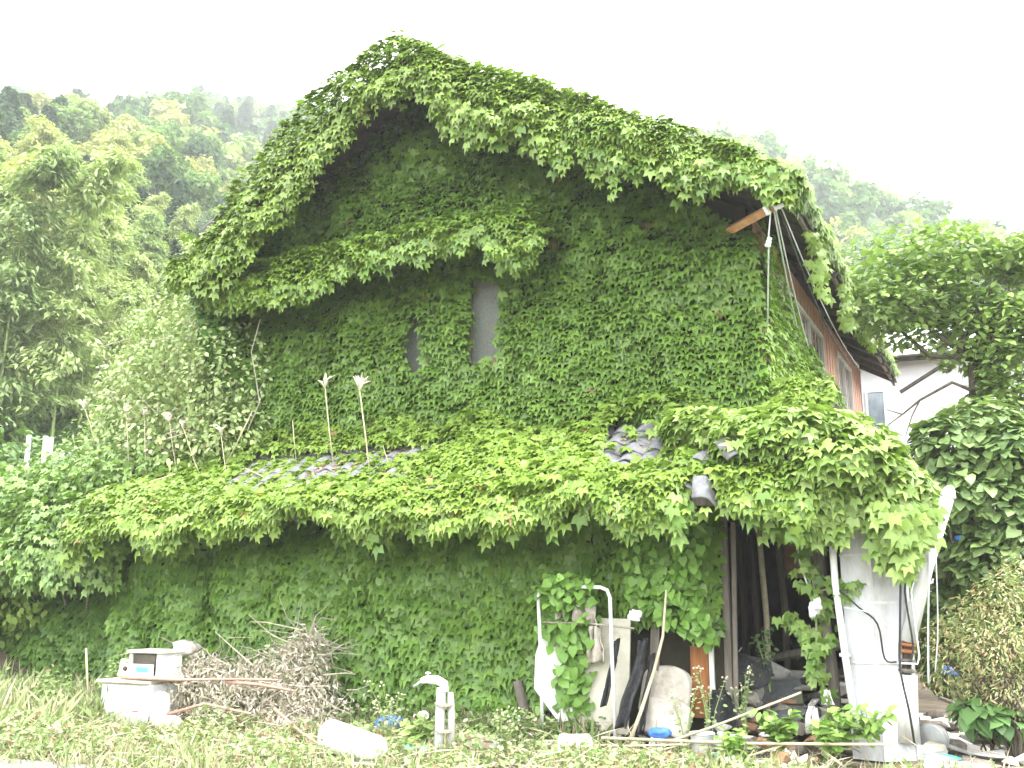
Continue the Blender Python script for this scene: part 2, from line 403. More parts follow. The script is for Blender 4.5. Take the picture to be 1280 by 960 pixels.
# front upper window, mostly grown over
def window(y0, x0, x1, z0, z1, n, gm, par, plane='y', fm='old_wood', mull=.045):
    f = MB(); mk = (lambda a, z, da, dz, t=0, dt=.06: ((a, y0 + t, z), (da, dt, dz))) if plane == 'y' else (lambda a, z, da, dz, t=0, dt=.06: ((y0 - t, a, z), (dt, da, dz)))
    for a, z, da, dz in ((x0, (z0 + z1) / 2, mull, z1 - z0 + mull), (x1, (z0 + z1) / 2, mull, z1 - z0 + mull)): f.box(*mk(a, z, da, dz))
    for z in (z0, z1): f.box(*mk((x0 + x1) / 2, z, x1 - x0 - mull, mull))
    w = f.build('window', fm, par)
    for k in range(n):
        a0 = x0 + (x1 - x0) * k / n; a1 = x0 + (x1 - x0) * (k + 1) / n
        if k: put(MB().box(*mk(a0, (z0 + z1) / 2, mull * .8, z1 - z0 - mull, .004)).build('mullion', fm), w)
        put(MB().box(*mk((a0 + a1) / 2, (z0 + z1) / 2, a1 - a0 - mull, z1 - z0 - mull, .02, .012)).build('pane', gm), w)
    return w
window(.87, -4.85, -3.02, 4.55, 6.02, 3, 'frosted_glass', house)
window(.315, 7.75, 9.55, 4.92, 5.95, 2, 'side_glass', house, 'x', 'white_paint')
window(.315, 2.4, 6.1, 4.95, 5.85, 3, 'side_glass', house, 'x', 'white_paint')
# window canopy
MB().add([(-7.65, .9, 6.42), (-2.35, .9, 6.52), (-2.35, .15, 6.22), (-7.65, .15, 6.1), (-7.65, .9, 6.36), (-2.35, .9, 6.46), (-2.35, .15, 6.16), (-7.65, .15, 6.04)],
         [(0, 3, 2, 1), (4, 5, 6, 7), (0, 1, 5, 4), (1, 2, 6, 5), (2, 3, 7, 6), (3, 0, 4, 7)]).build('window_canopy', 'dark_wood', house)
# lean-to roof of tiles on boards
LZ0, LZ1, LY0, LY1 = 3.72, 2.58, .9, -.88
def lz(y): return LZ1 + (LZ0 - LZ1) * (y - LY1) / (LY0 - LY1)
lslope = math.atan((LZ0 - LZ1) / (LY0 - LY1))
def slab(x0, x1, ya, yb, dz, t, name, mat): # sheet following the lean-to slope
    return MB().add([(x0, ya, lz(ya) + dz), (x1, ya, lz(ya) + dz), (x1, yb, lz(yb) + dz), (x0, yb, lz(yb) + dz), (x0, ya, lz(ya) + dz - t), (x1, ya, lz(ya) + dz - t), (x1, yb, lz(yb) + dz - t), (x0, yb, lz(yb) + dz - t)],
                    [(0, 1, 2, 3), (7, 6, 5, 4), (0, 4, 5, 1), (1, 5, 6, 2), (2, 6, 7, 3), (3, 7, 4, 0)]).build(name, mat, house)
slab(-8.95, 1.25, LY1, LY0 - .003, 0, .05, 'roof_deck', 'dark_wood')
for k in range(13): MB().box((-8.6 + k * .85, -.4, lz(-.4) - .1), (.06, 1.1, .07), (lslope, 0, 0)).build('rafter', 'dark_wood', house)
MB().box((-3.9, LY1 - .02, LZ1 - .04), (10.1, .035, .14)).build('eave_board', 'old_wood', house)
# wave tiles: one shared mesh
tw, tl = .29, .27
tm = MB(); tm.sheet(lambda u, v: ((u - .5) * (tw + .02), -(v - .5) * (tl + .05), .035 * math.sin(2 * math.pi * (u - .1)) * (1 if u < .8 else 1) + .022 * v + .028), 8, 2, .018)
tmesh = tm.build('roof_tile', 'roof_tile', None, True); tme = tmesh.data; bpy.data.objects.remove(tmesh)
def bare(x, y): # where the tiles show through the leaves
    a = ((x + .98) / .42) ** 2 + ((y - .1) / .5) ** 2 < 1
    a = a | (((x + .98 + (y - .1) * .5) / .4) ** 2 + ((y - .12) / .42) ** 2 < 1)
    n = vn(P3(x, y, 2.), 2.6, 2)
    b = (x > -6.75) & (x < -3.9) & (y > -.5 + (x + 6.6) * .03) & (y < .12 + (x + 6.7) * .1) & (n > .56)
    c = (((x - .2) / .3) ** 2 + ((y + .3) / .26) ** 2 < 1) & (n > .42)
    return a | b | c
tiles = []
for i in range(33):
    for j in range(7):
        x = -8.8 + i * tw; y = LY1 + .1 + j * tl * math.cos(lslope)
        if x < 1.0: tiles.append((x, y))
near = [t for t in tiles if bool(bare(np.array(t[0]), np.array(t[1]))) or (t[0] > -.2 and t[1] < -.2)]
for x, y in near:
    o = bpy.data.objects.new('roof_tile', tme); COL.objects.link(o); loose = x > -.2 and random.random() < .6
    o.location = (x + random.gauss(0, .008), y + random.gauss(0, .01), lz(y) + .012 + (.05 if loose else 0))
    o.rotation_euler = (lslope + random.gauss(0, .02) + (random.uniform(-.3, .3) if loose else 0), random.gauss(0, .02), random.gauss(0, .02) + (random.uniform(-.5, .5) if loose else 0)); put(o, house)
allv, allf = [], []; tv = [v.co.copy() for v in tme.vertices]; tf = [tuple(p.vertices) for p in tme.polygons]; mm = MB()
for t in tiles:
    if t in near: continue
    Mx = Euler((lslope, 0, 0)).to_matrix(); mm.add([Mx @ v + Vector((t[0], t[1], lz(t[1]) + .012)) for v in tv], tf)
o = mm.build('covered_tiles', 'roof_tile', house, True); o['kind'] = 'stuff'
# three tiles slipped over the broken eave corner
for (x, y, z, rx, ry, rz) in ((.14, -1.0, 2.58, .9, .3, .5), (.42, -.82, 3.03, .75, -.2, .5), (.05, -.5, 3.0, .6, .3, -.3)):
    o = bpy.data.objects.new('roof_tile', tme); COL.objects.link(o); o.location = (x, y, z); o.rotation_euler = (rx, ry, rz); o.scale = (1.05, 1.05, 1.05); put(o, house); o['label'] = 'slipped grey roof tile hanging at broken eave corner'
# ground floor
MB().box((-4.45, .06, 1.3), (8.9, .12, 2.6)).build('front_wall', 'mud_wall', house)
MB().box((.04, -.02, 1.25), (.08, .1, 2.5), (0, 0, .05), bev=.01).build('door_post', 'old_wood', house)
MB().box((.13, -.05, 1.2), (.05, .04, 2.3), (0, rad(1.5), .1), bev=.004).build('door_jamb', 'old_wood', house)
MB().tube([(1.16, -.25, 0), (1.15, -.24, .8), (1.08, -.22, 1.6), (1.1, -.2, 2.7)], [.07, .06, .055, .06], 9).build('porch_post', 'old_wood', house, True)
MB().box((.5, -.03, 2.52), (1.4, .1, .16), (0, .02, 0)).build('lintel', 'dark_wood', house)
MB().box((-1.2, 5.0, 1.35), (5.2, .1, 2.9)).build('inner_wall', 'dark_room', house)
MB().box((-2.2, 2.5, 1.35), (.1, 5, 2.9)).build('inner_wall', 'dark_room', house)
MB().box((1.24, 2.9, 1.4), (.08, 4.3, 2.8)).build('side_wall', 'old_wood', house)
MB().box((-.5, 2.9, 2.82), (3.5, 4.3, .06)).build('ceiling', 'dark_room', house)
for x, y, r, mt in ((.25, .9, .035, 'straw'), (.33, 1.6, .045, 'old_wood'), (.05, 1.3, .04, 'dark_wood'), (.62, 2.4, .05, 'old_wood'), (-.3, 2.2, .05, 'old_wood')):
    MB().tube([(x, y, 0), (x + .02, y, 1.3), (x - .03, y - .05, 2.8)], r, 7).build('inner_post', mt, house, True)
MB().box((.55, 1.8, 2.15), (.55, .04, .75), (0, 0, .1)).build('inner_panel', 'brown_card', house)
MB().box((.45, 2.6, 2.3), (.5, .03, .9), (0, .03, 0)).build('inner_panel', 'mud_wall', house)
for (p, q, r) in (((-.4, 1.4, .7), (1.2, .6, 1.05), .05), ((-.6, .9, .35), (1.1, 1.3, .72), .045), ((-.2, 1.9, .2), (.9, .7, .5), .04)):
    MB().tube([p, q], r, 6).build('fallen_beam', 'old_wood', house)
MB().tube([(-.2, 2.0, .9), (.1, 1.9, 1.3), (.3, 1.8, 1.15), (.45, 1.7, .8)], .012, 5).build('loose_strip', 'old_wood', house)
MB().box((-.27, -.05, .65), (.2, .05, .75), (0, 0, .05), bev=.005).build('rusty_board', 'rust_wood', house)
MB().box((-.13, -.08, .65), (.05, .04, .8)).build('rusty_board', 'white_paint', house)
# low annex on the left
annex = empty('annex_shed', (-11.2, 2.2, 0), 'low ivy covered shed adjoining the left end of the house', 'shed')
MB().box((-11.1, .62, 1.2), (4.2, .12, 2.4)).build('wall', 'mud_wall', annex)
MB().box((-9.05, 2.2, 1.2), (.12, 2.2, 2.4)).build('wall', 'mud_wall', annex)
MB().add([(-13.2, .1, 2.1), (-8.96, .1, 2.1), (-8.96, 3.3, 3.1), (-13.2, 3.3, 3.1), (-13.2, .1, 2.0), (-8.96, .1, 2.0), (-8.96, 3.3, 3.0), (-13.2, 3.3, 3.0)],
         [(0, 1, 2, 3), (7, 6, 5, 4), (0, 4, 5, 1), (1, 5, 6, 2), (2, 6, 7, 3), (3, 7, 4, 0)]).build('roof', 'dark_wood', annex)

# ------------------------------------------------------------------ ivy
G1, G2 = (.105, .205, .024), (.18, .305, .042)
YG1, YG2 = (.15, .25, .038), (.25, .355, .075)
def interp(x, pts): a = np.array(pts); return np.interp(x, a[:, 0], a[:, 1])
def wallleaves(n, x0, x1, zlo, zhi, yfn, size=(.11, .17), mask=None, lean=.5, axis='y', bump=.22, bs=1.3):
    # one shingled layer in staggered rows, the rest scattered behind it
    m_ = int(n * .5); zl_, zh_ = (0 if callable(zlo) else zlo), (np.max(zhi(np.linspace(x0, x1, 50))) if callable(zhi) else zhi)
    st_ = math.sqrt((x1 - x0) * (zh_ - zl_) / m_); gx_, gz_ = np.meshgrid(np.arange(x0, x1, st_ * 1.06), np.arange(zl_, zh_, st_ * .94)); gx_ = gx_ + (np.arange(gx_.shape[0]) % 2)[:, None] * st_ * .53
    gx_ = gx_.ravel() + R.normal(0, st_ * .22, gx_.size); gz_ = gz_.ravel() + R.normal(0, st_ * .2, gz_.size); ng = len(gx_)
    x = np.concatenate([gx_, R.uniform(x0, x1, n - m_)]); n = len(x); grid = np.arange(n) < ng
    lo = zlo(x) if callable(zlo) else zlo; hi = zhi(x) if callable(zhi) else zhi; lo = lo + 0 * x; hi = hi + 0 * x
    z = lo + (hi - lo) * R.random(n); k = (hi > lo) & (R.random(n) < (hi - lo) / np.max(hi - lo)); z[:ng] = gz_; k[:ng] = (gz_ > lo[:ng]) & (gz_ < hi[:ng])
    if mask is not None: k &= mask(x, z)
    x, z, grid = x[k], z[k], grid[k]; n = len(x); q = P3(x, 0, z)
    b = vn(q, bs, 2); g = (vn(q + [0.05, 0, 0], bs) - b) / .05, (vn(q + [0, 0, .05], bs) - b) / .05
    layer = np.where(grid, R.random(n) * .025, .05 + R.random(n) * .09)
    outw = b * bump - layer + .04
    s = R.uniform(*size, n) * (1 - layer * 2)
    N = P3(-g[0] * bump * 1.4, -.78, .27 + lean - g[1] * bump * 1.4) + jitter(n, .26); T = P3(0, -.7, -1) + jitter(n, .24)
    Pp = P3(x, yfn - outw, z)
    if axis == 'x': # plane normal +x, run along y
        Pp = P3(yfn + outw, x, z); N = P3(-N[:, 1], N[:, 0], N[:, 2]); T = P3(-T[:, 1], T[:, 0], T[:, 2])
    return Pp, N, T, s, -layer * 4
def cat_(*L): return [np.concatenate(a) for a in zip(*L)]
def droop(x, ytop, ztop, length, n_per=None, spread=.1, size=(.1, .16)):
    """short hanging strands of leaves from points (x,ytop,ztop)"""
    out = []
    for a, b, c, l in zip(x, ytop, ztop, length):
        k = max(2, int(l / .045)); t = np.arange(k) / k
        px = a + np.cumsum(R.normal(0, .012, k)); pz = c - t * l; py = b - .03 * np.sin(t * 3) + R.normal(0, .035, k)
        out.append((P3(px + R.normal(0, .05, k), py, pz), P3(R.normal(0, .35, k), -1, .5 + R.normal(0, .3, k)), P3(R.normal(0, .3, k), -.35, -1), R.uniform(*size, k), np.zeros(k)))
    return cat_(*out)

# 1 gable wall
def upmask(x, z):
    n = vn(P3(x, 3, z), 4, 2) * .16
    w1 = (x > -3.6 + n * .5) & (x < -3.07 - n * .7) & (z > 4.62 + n) & (z < 5.95 - n)
    w2 = (np.abs(x + 4.42) < .12 + (5.5 - z) * .02 - n * .3) & (z > 4.62 + n * .6) & (z < 5.45)
    return ~(w1 | w2)
A = wallleaves(17500, -7.85, .42, 3.62, lambda x: roofz(x) - .12 - sst(-1.2, .3, x) * .35, .86, (.12, .175), upmask, bump=.3, bs=1.6)
vine('ivy', 'dark green ivy sheet covering the upper gable wall around the window', (-3.7, .8, 3.7), *A[:4], G1, G2, nobj=300, extra=A[4], accent=(.24, .14, .06), frac=.004)
# 2 main verge and roof
VT = [(-8.42, 6.35), (-8.3, 6.52), (-7.77, 6.98), (-7.4, 7.4), (-7.25, 7.68), (-6.5, 8.4), (-5.36, 9.13), (-4.39, 9.5), (-3.59, 9.05), (-2.47, 8.40), (-1.23, 7.68), (-.2, 7.16), (.6, 6.68), (.85, 6.45), (.98, 6.25)]
VB = [(-8.42, 6.2), (-8.07, 6.2), (-7.28, 6.3), (-6.42, 6.95), (-5.72, 7.5), (-5.32, 7.95), (-4.77, 8.5), (-3.97, 8.5), (-3.07, 7.75), (-2.12, 7.42), (-1.9, 7.1), (-.83, 6.78), (-.23, 6.5), (.44, 6.28), (.8, 6.15), (.98, 6.1)]
def front_band(n, x0, x1, top, bot, y0, bulge, back, size, bs=2.0, nz=.16):
    x = R.uniform(x0, x1, n); zt = interp(x, top) + (vn(P3(x, 9, 0), 1.6, 2) - .5) * .14; zb = interp(x, bot) - (vn(P3(x, 4, 0), bs, 3) - .5) * nz * 3
    t = R.random(n) * 1.55 # 0..1 front face, 1..1.55 top
    z = np.where(t < 1, zb + (zt - zb) * t, zt + 0); th = np.clip(t, 0, 1) * math.pi / 2
    b = vn(P3(x, 1, t * 1.2), 2.2, 3)
    y = np.where(t < 1, y0 - bulge * np.cos(th * .9) - (b - .4) * .5 * (.4 + vn(P3(x, 8, t), .7, 1)), y0 + (t - 1) / .55 * back)
    z = np.where(t < 1, z, zt - .03 * (t - 1) + (b - .5) * .18)
    ny = np.where(t < 1, -np.cos(th * .75), -.3); nzv = np.where(t < 1, np.sin(th * .75) + .45, 1)
    gx_ = (vn(P3(x + .06, 1, t * 1.2), 2.2, 2) - b) / .06 * .25
    N = P3(-gx_, ny, nzv) + jitter(n, .33); T = P3(0, -.6, -1) + jitter(n, .3); T[:, 1] -= np.where(t > 1, .6, 0)
    inner = (R.random(n) ** 2) * .14
    Pp = P3(x, y, z) - unit(N) * inner[:, None]
    return Pp, N, T, R.uniform(*size, n), -inner * 5
A = front_band(8800, -8.3, .98, VT, VB, .0, .22, 1.0, (.095, .155))
xs = R.uniform(-8.2, 1.0, 260); D = droop(xs, np.full(260, -.15) + R.normal(0, .06, 260), interp(xs, VB) + .15, R.uniform(.12, .5, 260) * (.5 + vn(P3(xs, 3, 3), 1.5, 1)))
n = 5200; x = R.uniform(-8.1, .9, n); y = R.uniform(.4, 11.9, n); b = vn(P3(x, y, 3), .9, 2)
top = (P3(x, y, np.minimum(roofz(x) + .2 + b * .25, 99)), P3(0, -.2, 1) + jitter(n, .3), P3(np.sign(x - RX) * .7, -.3, -.3) + jitter(n, .3), R.uniform(.2, .3, n), np.zeros(n) - .9)
n = 1500; y = R.uniform(0, 11.9, n); le = (P3(-8.05 + R.normal(0, .1, n), y, 6.75 + R.uniform(-.2, .35, n)), P3(-1, -.4, .5) + jitter(n, .35), P3(-.4, -.2, -1) + jitter(n, .3), R.uniform(.13, .22, n), np.zeros(n) - .9)
runs = np.array([-6.9, -5.1, -3.3, -2.2, -1.1, -.1]); D2 = droop(runs, np.full(6, -.2), interp(runs, VB) + .1, np.array([.5, .35, .6, .45, .7, .4]))
A = cat_(A, D, top, le, D2)
vine('ivy', 'thick fringe of ivy draped over the front edge of the main roof', (-3.7, -.1, 6), *A[:4], (.14, .225, .026), (.225, .335, .045), nobj=300, extra=A[4], accent=(.3, .22, .08), frac=.002)
# 3 right eave
n = 2600; y = -.15 + 11.6 * R.random(n) ** 1.25; t = R.random(n); lob = vn(P3(0, y, 0), .9, 3)
hang = (.16 + .42 * np.clip(lob - .35, 0, 1) * 1.6) * np.interp(y, [0, 2, 5, 8, 11.5], [1.0, 1.0, .8, .4, .2])
z = 6.32 + .1 * lob - t * hang - np.interp(y, [0, 12], [0, .12]); x = .93 + .12 * np.sin(t * 3.1) * np.interp(y, [0, 8, 12], [1.3, .8, .4]) * (.4 + lob) + R.normal(0, .03, n)
A = (P3(x, y, z), P3(1, -.4, .5) + jitter(n, .35), P3(.4, -.1, -1) + jitter(n, .3), R.uniform(.1, .17, n), np.zeros(n))
n = 230; y = np.concatenate([R.normal(1.7, .3, 80), R.normal(4.2, .3, 90), R.normal(6.6, .4, 60)]); x = R.uniform(.93, 1.06, n); z = 6.05 - R.random(n) ** 1.4 * np.interp(y, [0, 2, 4.3, 7], [.3, .75, .55, .25])
B = (P3(x, y, z), P3(.2, -1, .4) + jitter(n, .4), P3(0, -.2, -1) + jitter(n, .3), R.uniform(.1, .16, n), np.zeros(n))
A = cat_(A, B)
vine('ivy', 'yellow green ivy hanging along the right hand eave toward the rear', (1.05, 5.5, 6), *A[:4], YG1, YG2, nobj=120)
# 4 window canopy
CT = [(-8.3, 6.2), (-7.9, 6.32), (-7.4, 6.42), (-6.89, 6.5), (-5.85, 6.55), (-5.15, 6.6), (-4.21, 6.63), (-3.44, 6.7), (-2.71, 6.72), (-2.34, 6.6), (-2.15, 6.25)]
CB = [(-8.3, 5.9), (-7.45, 5.92), (-6.53, 5.8), (-5.67, 5.83), (-5.13, 6.05), (-4.59, 6.12), (-3.82, 6.14), (-3.4, 6.15), (-3.09, 6.2), (-2.73, 5.85), (-2.27, 5.78), (-2.15, 5.95)]
A = front_band(3500, -7.95, -2.15, CT, CB, .25, .2, .6, (.095, .155), nz=.1)
xs = R.uniform(-7.8, -2.2, 120); D = droop(xs, np.full(120, .05), interp(xs, CB) + .15, R.uniform(.1, .4, 120))
A = cat_(A, D)
vine('ivy', 'bright ivy ledge standing out over the upper front window', (-5, .2, 6), *A[:4], (.145, .245, .022), (.225, .345, .04), nobj=260, extra=A[4])
# 5 bulge at the left corner
def blob_leaves(cs, n, size, outn=.7, upn=.6, down=.6, shell=(.75, 1.05), ns=1.2, na=.25, j=.4):
    """leaves over ellipsoids cs = [(cx,cy,cz,rx,ry,rz)]"""
    c = np.array(cs, float); w = (c[:, 3] * c[:, 4] * c[:, 5]) ** (2 / 3.); k = R.choice(len(c), n, p=w / w.sum()); c = c[k]
    d = unit(R.normal(size=(n, 3))); f = 1 - (1 - shell[0]) * R.random(n) ** 1.6 + (shell[1] - 1)
    Pp = c[:, :3] + d * c[:, 3:] * f[:, None]; Pp = Pp + d * ((vn(Pp, ns, 2) - .5) * 2 * na * np.mean(c[:, 3:], 1))[:, None]
    N = d * outn + P3(0, 0, upn) + jitter(n, j); T = d * .5 + P3(0, 0, -down) + jitter(n, j)
    return Pp, N, T, R.uniform(*size, n), (f - 1) * 3
A = blob_leaves([(-7.95, .9, 6.2, .5, .9, .5), (-7.9, 1.0, 5.6, .4, .8, .6), (-7.8, .6, 6.3, .5, .6, .35), (-8.2, 1.5, 6.6, .5, 1, .35)], 2600, (.1, .16))
vine('ivy', 'rounded ivy bulge at the left upper corner under the roof end', (-8, .9, 5.4), *A[:4], (.08, .2, .025), (.14, .3, .04), nobj=60, extra=A[4])
# 6 side wall
def st(y): return interp(y, [(.8, 6.15), (1.2, 6.1), (2.5, 5.6), (4, 5.25), (6, 5.05), (7.5, 4.95), (8.0, 4.75), (8.8, 4.2), (9.4, 3.5)]) + (vn(P3(y, 0, 0), 2, 2) - .5) * .3
A = wallleaves(5600, .85, 9.4, 3.5, st, .34, (.11, .17), axis='x', bump=.16)
vine('ivy', 'pale green ivy climbing the right side wall below the eave', (.35, 4, 3.6), *A[:4], (.15, .27, .035), (.24, .37, .055), key='sidewall', nobj=150, extra=A[4])
# 7 lean-to roof
n = 9500; x = R.uniform(-9.0, 1.2, n); y = R.uniform(LY1 - .05, .95, n); k = ~bare(x, y) | (R.random(n) < .07); x, y = x[k], y[k]; n = len(x)
q = P3(x, y, 0); b = vn(q, 1.5, 2); near0 = np.interp(y, [.3, .95], [0, .4]); h = .07 + b * .3 + near0 * b - R.random(n) ** 2 * .1
h = np.where((x > -6.9) & (x < -3.8) & (y < .35) & (y > -.55), h * .35 + .03, h)
A = (P3(x, y, lz(y) + h), P3(-(vn(q + [.05, 0, 0], 1.5) - b) * 6, -.5, 1) + jitter(n, .35), P3(0, -1, -.35) + jitter(n, .45), R.uniform(.1, .165, n), np.zeros(n))
FT = [(-9.0, 2.66), (-6, 2.80), (-3, 2.83), (0, 2.86), (1.2, 2.92)]
FB = [(-9.0, 2.12), (-8, 2.38), (-7.1, 2.26), (-6.6, 2.5), (-6.15, 2.36), (-5.4, 2.56), (-4.77, 2.56), (-4.05, 2.36), (-3.16, 2.36), (-2.13, 2.4), (-1.54, 2.46), (-1.3, 2.6), (-.98, 2.46), (-.71, 2.3), (.07, 2.4), (.5, 2.5), (1.2, 2.3)]
B = front_band(5600, -9.0, 1.2, FT, FB, -.9, .22, .25, (.105, .165), nz=.12, bs=1.7)
xs = R.uniform(-8.9, 1.1, 150); D = droop(xs, np.full(150, -1.02) + R.normal(0, .05, 150), interp(xs, FB) + .2, R.uniform(.15, .62, 150) ** 1.4, size=(.12, .19))
A = cat_(A, B, D); kk = ~((A[0][:, 0] > -.05) & (A[0][:, 0] < .3) & (A[0][:, 2] < 2.82) & (A[0][:, 1] < -.75) & (R.random(len(A[0])) < .9))
A = [a[kk] for a in A]
vine('ivy', 'bright leafy ivy spread over the tiled lean-to roof and its eave', (-3.8, -.5, 2.6), *A[:4], (.145, .24, .024), (.23, .345, .046), nobj=300, extra=A[4], accent=(.3, .17, .07), frac=.004)
n = 5200; x = R.uniform(-7, -.4, n); y = R.uniform(-.6, .75, n); k = bare(x, y) & ((x < -3) | (R.random(n) < .12)); x, y = x[k], y[k]; n = len(x)
V_, F_ = leaf_arrays((OVAL[0] * np.array([.7, 1, 1]), OVAL[1]), P3(x, y, lz(y) + .07 + R.uniform(0, .03, n)), P3(0, -.4, 1) + jitter(n, .3), jitter(n, 1) * np.array([1, 1, .4]), R.uniform(.04, .1, n))
o = np_obj('leaf_litter', np_mesh('leaf_litter', V_, F_, np.repeat(tints(n, (.26, .18, .12), (.48, .38, .28), (.4, .18, .1), .12), len(OVAL[0]), 0), DRYLEAF)); tag(o, 'brown leaf litter lying over the bare tiles of the lean-to roof', 'leaf litter', None, 'stuff')
# 8 lower front wall
def lowmask(x, z):
    n = (vn(P3(x, 3, z), 3, 2) - .5) * .5
    panel = (x > -2.0 + n * .3) & (x < -.45 + n) & (z < 1.3 + n)
    edge = (x > -.45) & (z < .95 + n)
    return ~(panel | edge)
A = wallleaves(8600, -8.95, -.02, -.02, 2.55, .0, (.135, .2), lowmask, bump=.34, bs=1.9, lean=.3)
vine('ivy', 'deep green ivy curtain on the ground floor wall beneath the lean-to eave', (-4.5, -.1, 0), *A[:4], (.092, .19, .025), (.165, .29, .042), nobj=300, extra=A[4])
# 9 porch clump at the right
cl = [(.85, -.35, 3.12, .7, .7, .36), (1.4, -.45, 2.8, .6, .7, .36), (1.8, -.45, 2.56, .4, .45, .28), (2.02, -.4, 2.36, .24, .35, .22), (.35, .0, 3.25, .6, .6, .35), (-.1, .1, 3.45, .5, .5, .25), (1.0, .5, 3.2, .8, .7, .3), (1.75, .3, 2.6, .45, .7, .34), (1.1, -.8, 2.6, .5, .22, .2)]
A = blob_leaves(cl, 6800, (.12, .185), outn=.6, upn=.8, down=.7, na=.3)
xs = np.concatenate([R.normal(1.92, .09, 45), R.normal(2.06, .07, 15), R.normal(1.1, .13, 40), R.normal(.9, .1, 14), R.uniform(.5, 2.1, 40)])
ln = np.concatenate([R.uniform(.2, .75, 45) ** 1.2, R.uniform(.15, .4, 15), R.uniform(.15, .5, 40), R.uniform(.2, .45, 14), R.uniform(.1, .3, 40)])
D = droop(xs, -.75 + R.normal(0, .1, len(xs)), np.interp(xs, [.4, 1.2, 2.3], [2.6, 2.55, 2.35]), ln, size=(.12, .18))
A = cat_(A, D)
vine('ivy', 'big leaved yellow green ivy mound capping the right end of the porch roof', (1.4, -.4, 2.3), *A[:4], YG1, YG2, nobj=300, extra=A[4], key='porch')
# 10 strand on the porch post
n = 100; t = R.random(n); A = (P3(1.06 + R.normal(0, .07, n) + .06 * np.sin(t * 9), -.33 + R.normal(0, .06, n), 1.0 + t * 1.55), P3(0, -1, .4) + jitter(n, .4), P3(0, -.3, -1) + jitter(n, .4), R.uniform(.09, .15, n))
n = 130; t = R.random(n); k = R.integers(0, 3, n); sp = (P3(1.2 + t * .35, -.5, 1.62 + .05 * np.sin(t * 9)), P3(.75 + .2 * t, -.3, 1.35 - .2 * t), P3(.98 + .12 * t, -.4, 1.1 - .5 * t))
B = (np.where(k[:, None] == 0, sp[0], np.where(k[:, None] == 1, sp[1], sp[2])) + jitter(n, .045), P3(0, -1, .5) + jitter(n, .4), P3(0, -.3, -1) + jitter(n, .4), R.uniform(.08, .13, n))
A = cat_(A, B)
e = vine('ivy', 'thin ivy strands trailing down the weathered porch post', (1.05, -.35, 1), *A, YG1, YG2, nobj=120)
MB().tube([(1.0, -.3, .9), (1.05, -.32, 1.5), (.98, -.33, 2.1), (1.03, -.35, 2.6)], .012, 5).build('stem', 'grey_twig', e)
MB().tube([(1.05, -.33, 1.6), (1.3, -.48, 1.66), (1.56, -.5, 1.6)], .008, 5).build('stem', 'grey_twig', e)
# 11 looser vine with pointed leaves at the doorway edge and over the rail
n = 800; x = R.uniform(-.95, -.05, n); z = R.uniform(.9, 2.3, n); kk = (vn(P3(x, 0, z), 2.2, 2) > .4) & (z > 1.25 - (x + .45) * .6); x, z = x[kk], z[kk]; n = len(x)
A = (P3(x, -.38 + R.normal(0, .06, n), z), P3(0, -1, .7) + jitter(n, .45), P3(0, -.4, -1) + jitter(n, .5), R.uniform(.09, .14, n))
n = 420; x = R.normal(-1.6, .14, n); z = 1.6 + R.normal(0, .08, n); n2 = 480; x2 = -1.6 + R.normal(0, .1, n2); z2 = R.uniform(.35, 1.5, n2); x2 += (z2 - 1) * -.05
B = (P3(x, -.62 + R.normal(0, .09, n), z), P3(0, -.7, 1) + jitter(n, .4), P3(0, -.5, -1) + jitter(n, .5), R.uniform(.08, .13, n))
C_ = (P3(x2, -.5 + R.normal(0, .08, n2), z2), P3(0, -1, .5) + jitter(n2, .4), P3(0, -.3, -1) + jitter(n2, .4), R.uniform(.1, .15, n2))
n3 = 160; x3 = R.uniform(-1.95, -1.3, n3); z3 = R.uniform(1.12, 1.35, n3)
D_ = (P3(x3, -.5 + R.normal(0, .06, n3), z3), P3(0, -1, .5) + jitter(n3, .4), P3(0, -.3, -1) + jitter(n3, .4), R.uniform(.09, .14, n3))
A = cat_(A, B, C_, D_)
vine('climbing_vine', 'light green oval leaved vine scrambling over the white rail frame', (-1, -.5, .4), *A, (.12, .25, .03), (.2, .36, .06), tmpl=HEART, key='heart', nobj=200, cat='vine')
# 12 annex
A = wallleaves(3300, -13.1, -8.9, 0, 2.2, .54, (.12, .19), bump=.25, bs=1.0)
vine('ivy', 'shaded ivy covering the wall of the low shed at far left', (-11, .9, 0), *A[:4], (.09, .19, .03), (.16, .28, .045), nobj=60, extra=A[4])

# ------------------------------------------------------------------ shrubs and trees near the house
def twigs(m, base, tips, r=.02, wob=.15, seg=6, n=5):
    for tp in tips:
        b = np.array(base, float); t = np.array(tp, float); pts = []
        for i in range(seg + 1):
            k = i / seg; p = b * (1 - k) + t * k; p = p + R.normal(0, wob * .4, 3) * math.sin(k * math.pi); p[2] += wob * math.sin(k * math.pi)
            pts.append(p)
        m.tube(pts, [r * (1 - .8 * i / seg) for i in range(seg + 1)], n)
def shrub(name, label, cat, base, cs, n, size, c1, c2, tmpl=OVAL, mat=None, accent=None, frac=0, ntw=14, key=None, nobj=0, bark='bark', r=.03, tb=None, **kw):
    e = empty(name, base, label, cat)
    m = MB(); idx = R.integers(0, len(cs), ntw)
    twigs(m, tb or (base[0], base[1], base[2] - .05), [np.array(cs[i][:3]) + R.normal(0, .5, 3) * np.array(cs[i][3:]) for i in idx], r, .3)
    m.build('stems', bark, e, True)
    A = blob_leaves(cs, n, size, **kw)
    vine(name, label, base, *A[:4], c1, c2, tmpl=tmpl, key=key or name, nobj=nobj, accent=accent, frac=frac, extra=A[4], root=e)
    return e
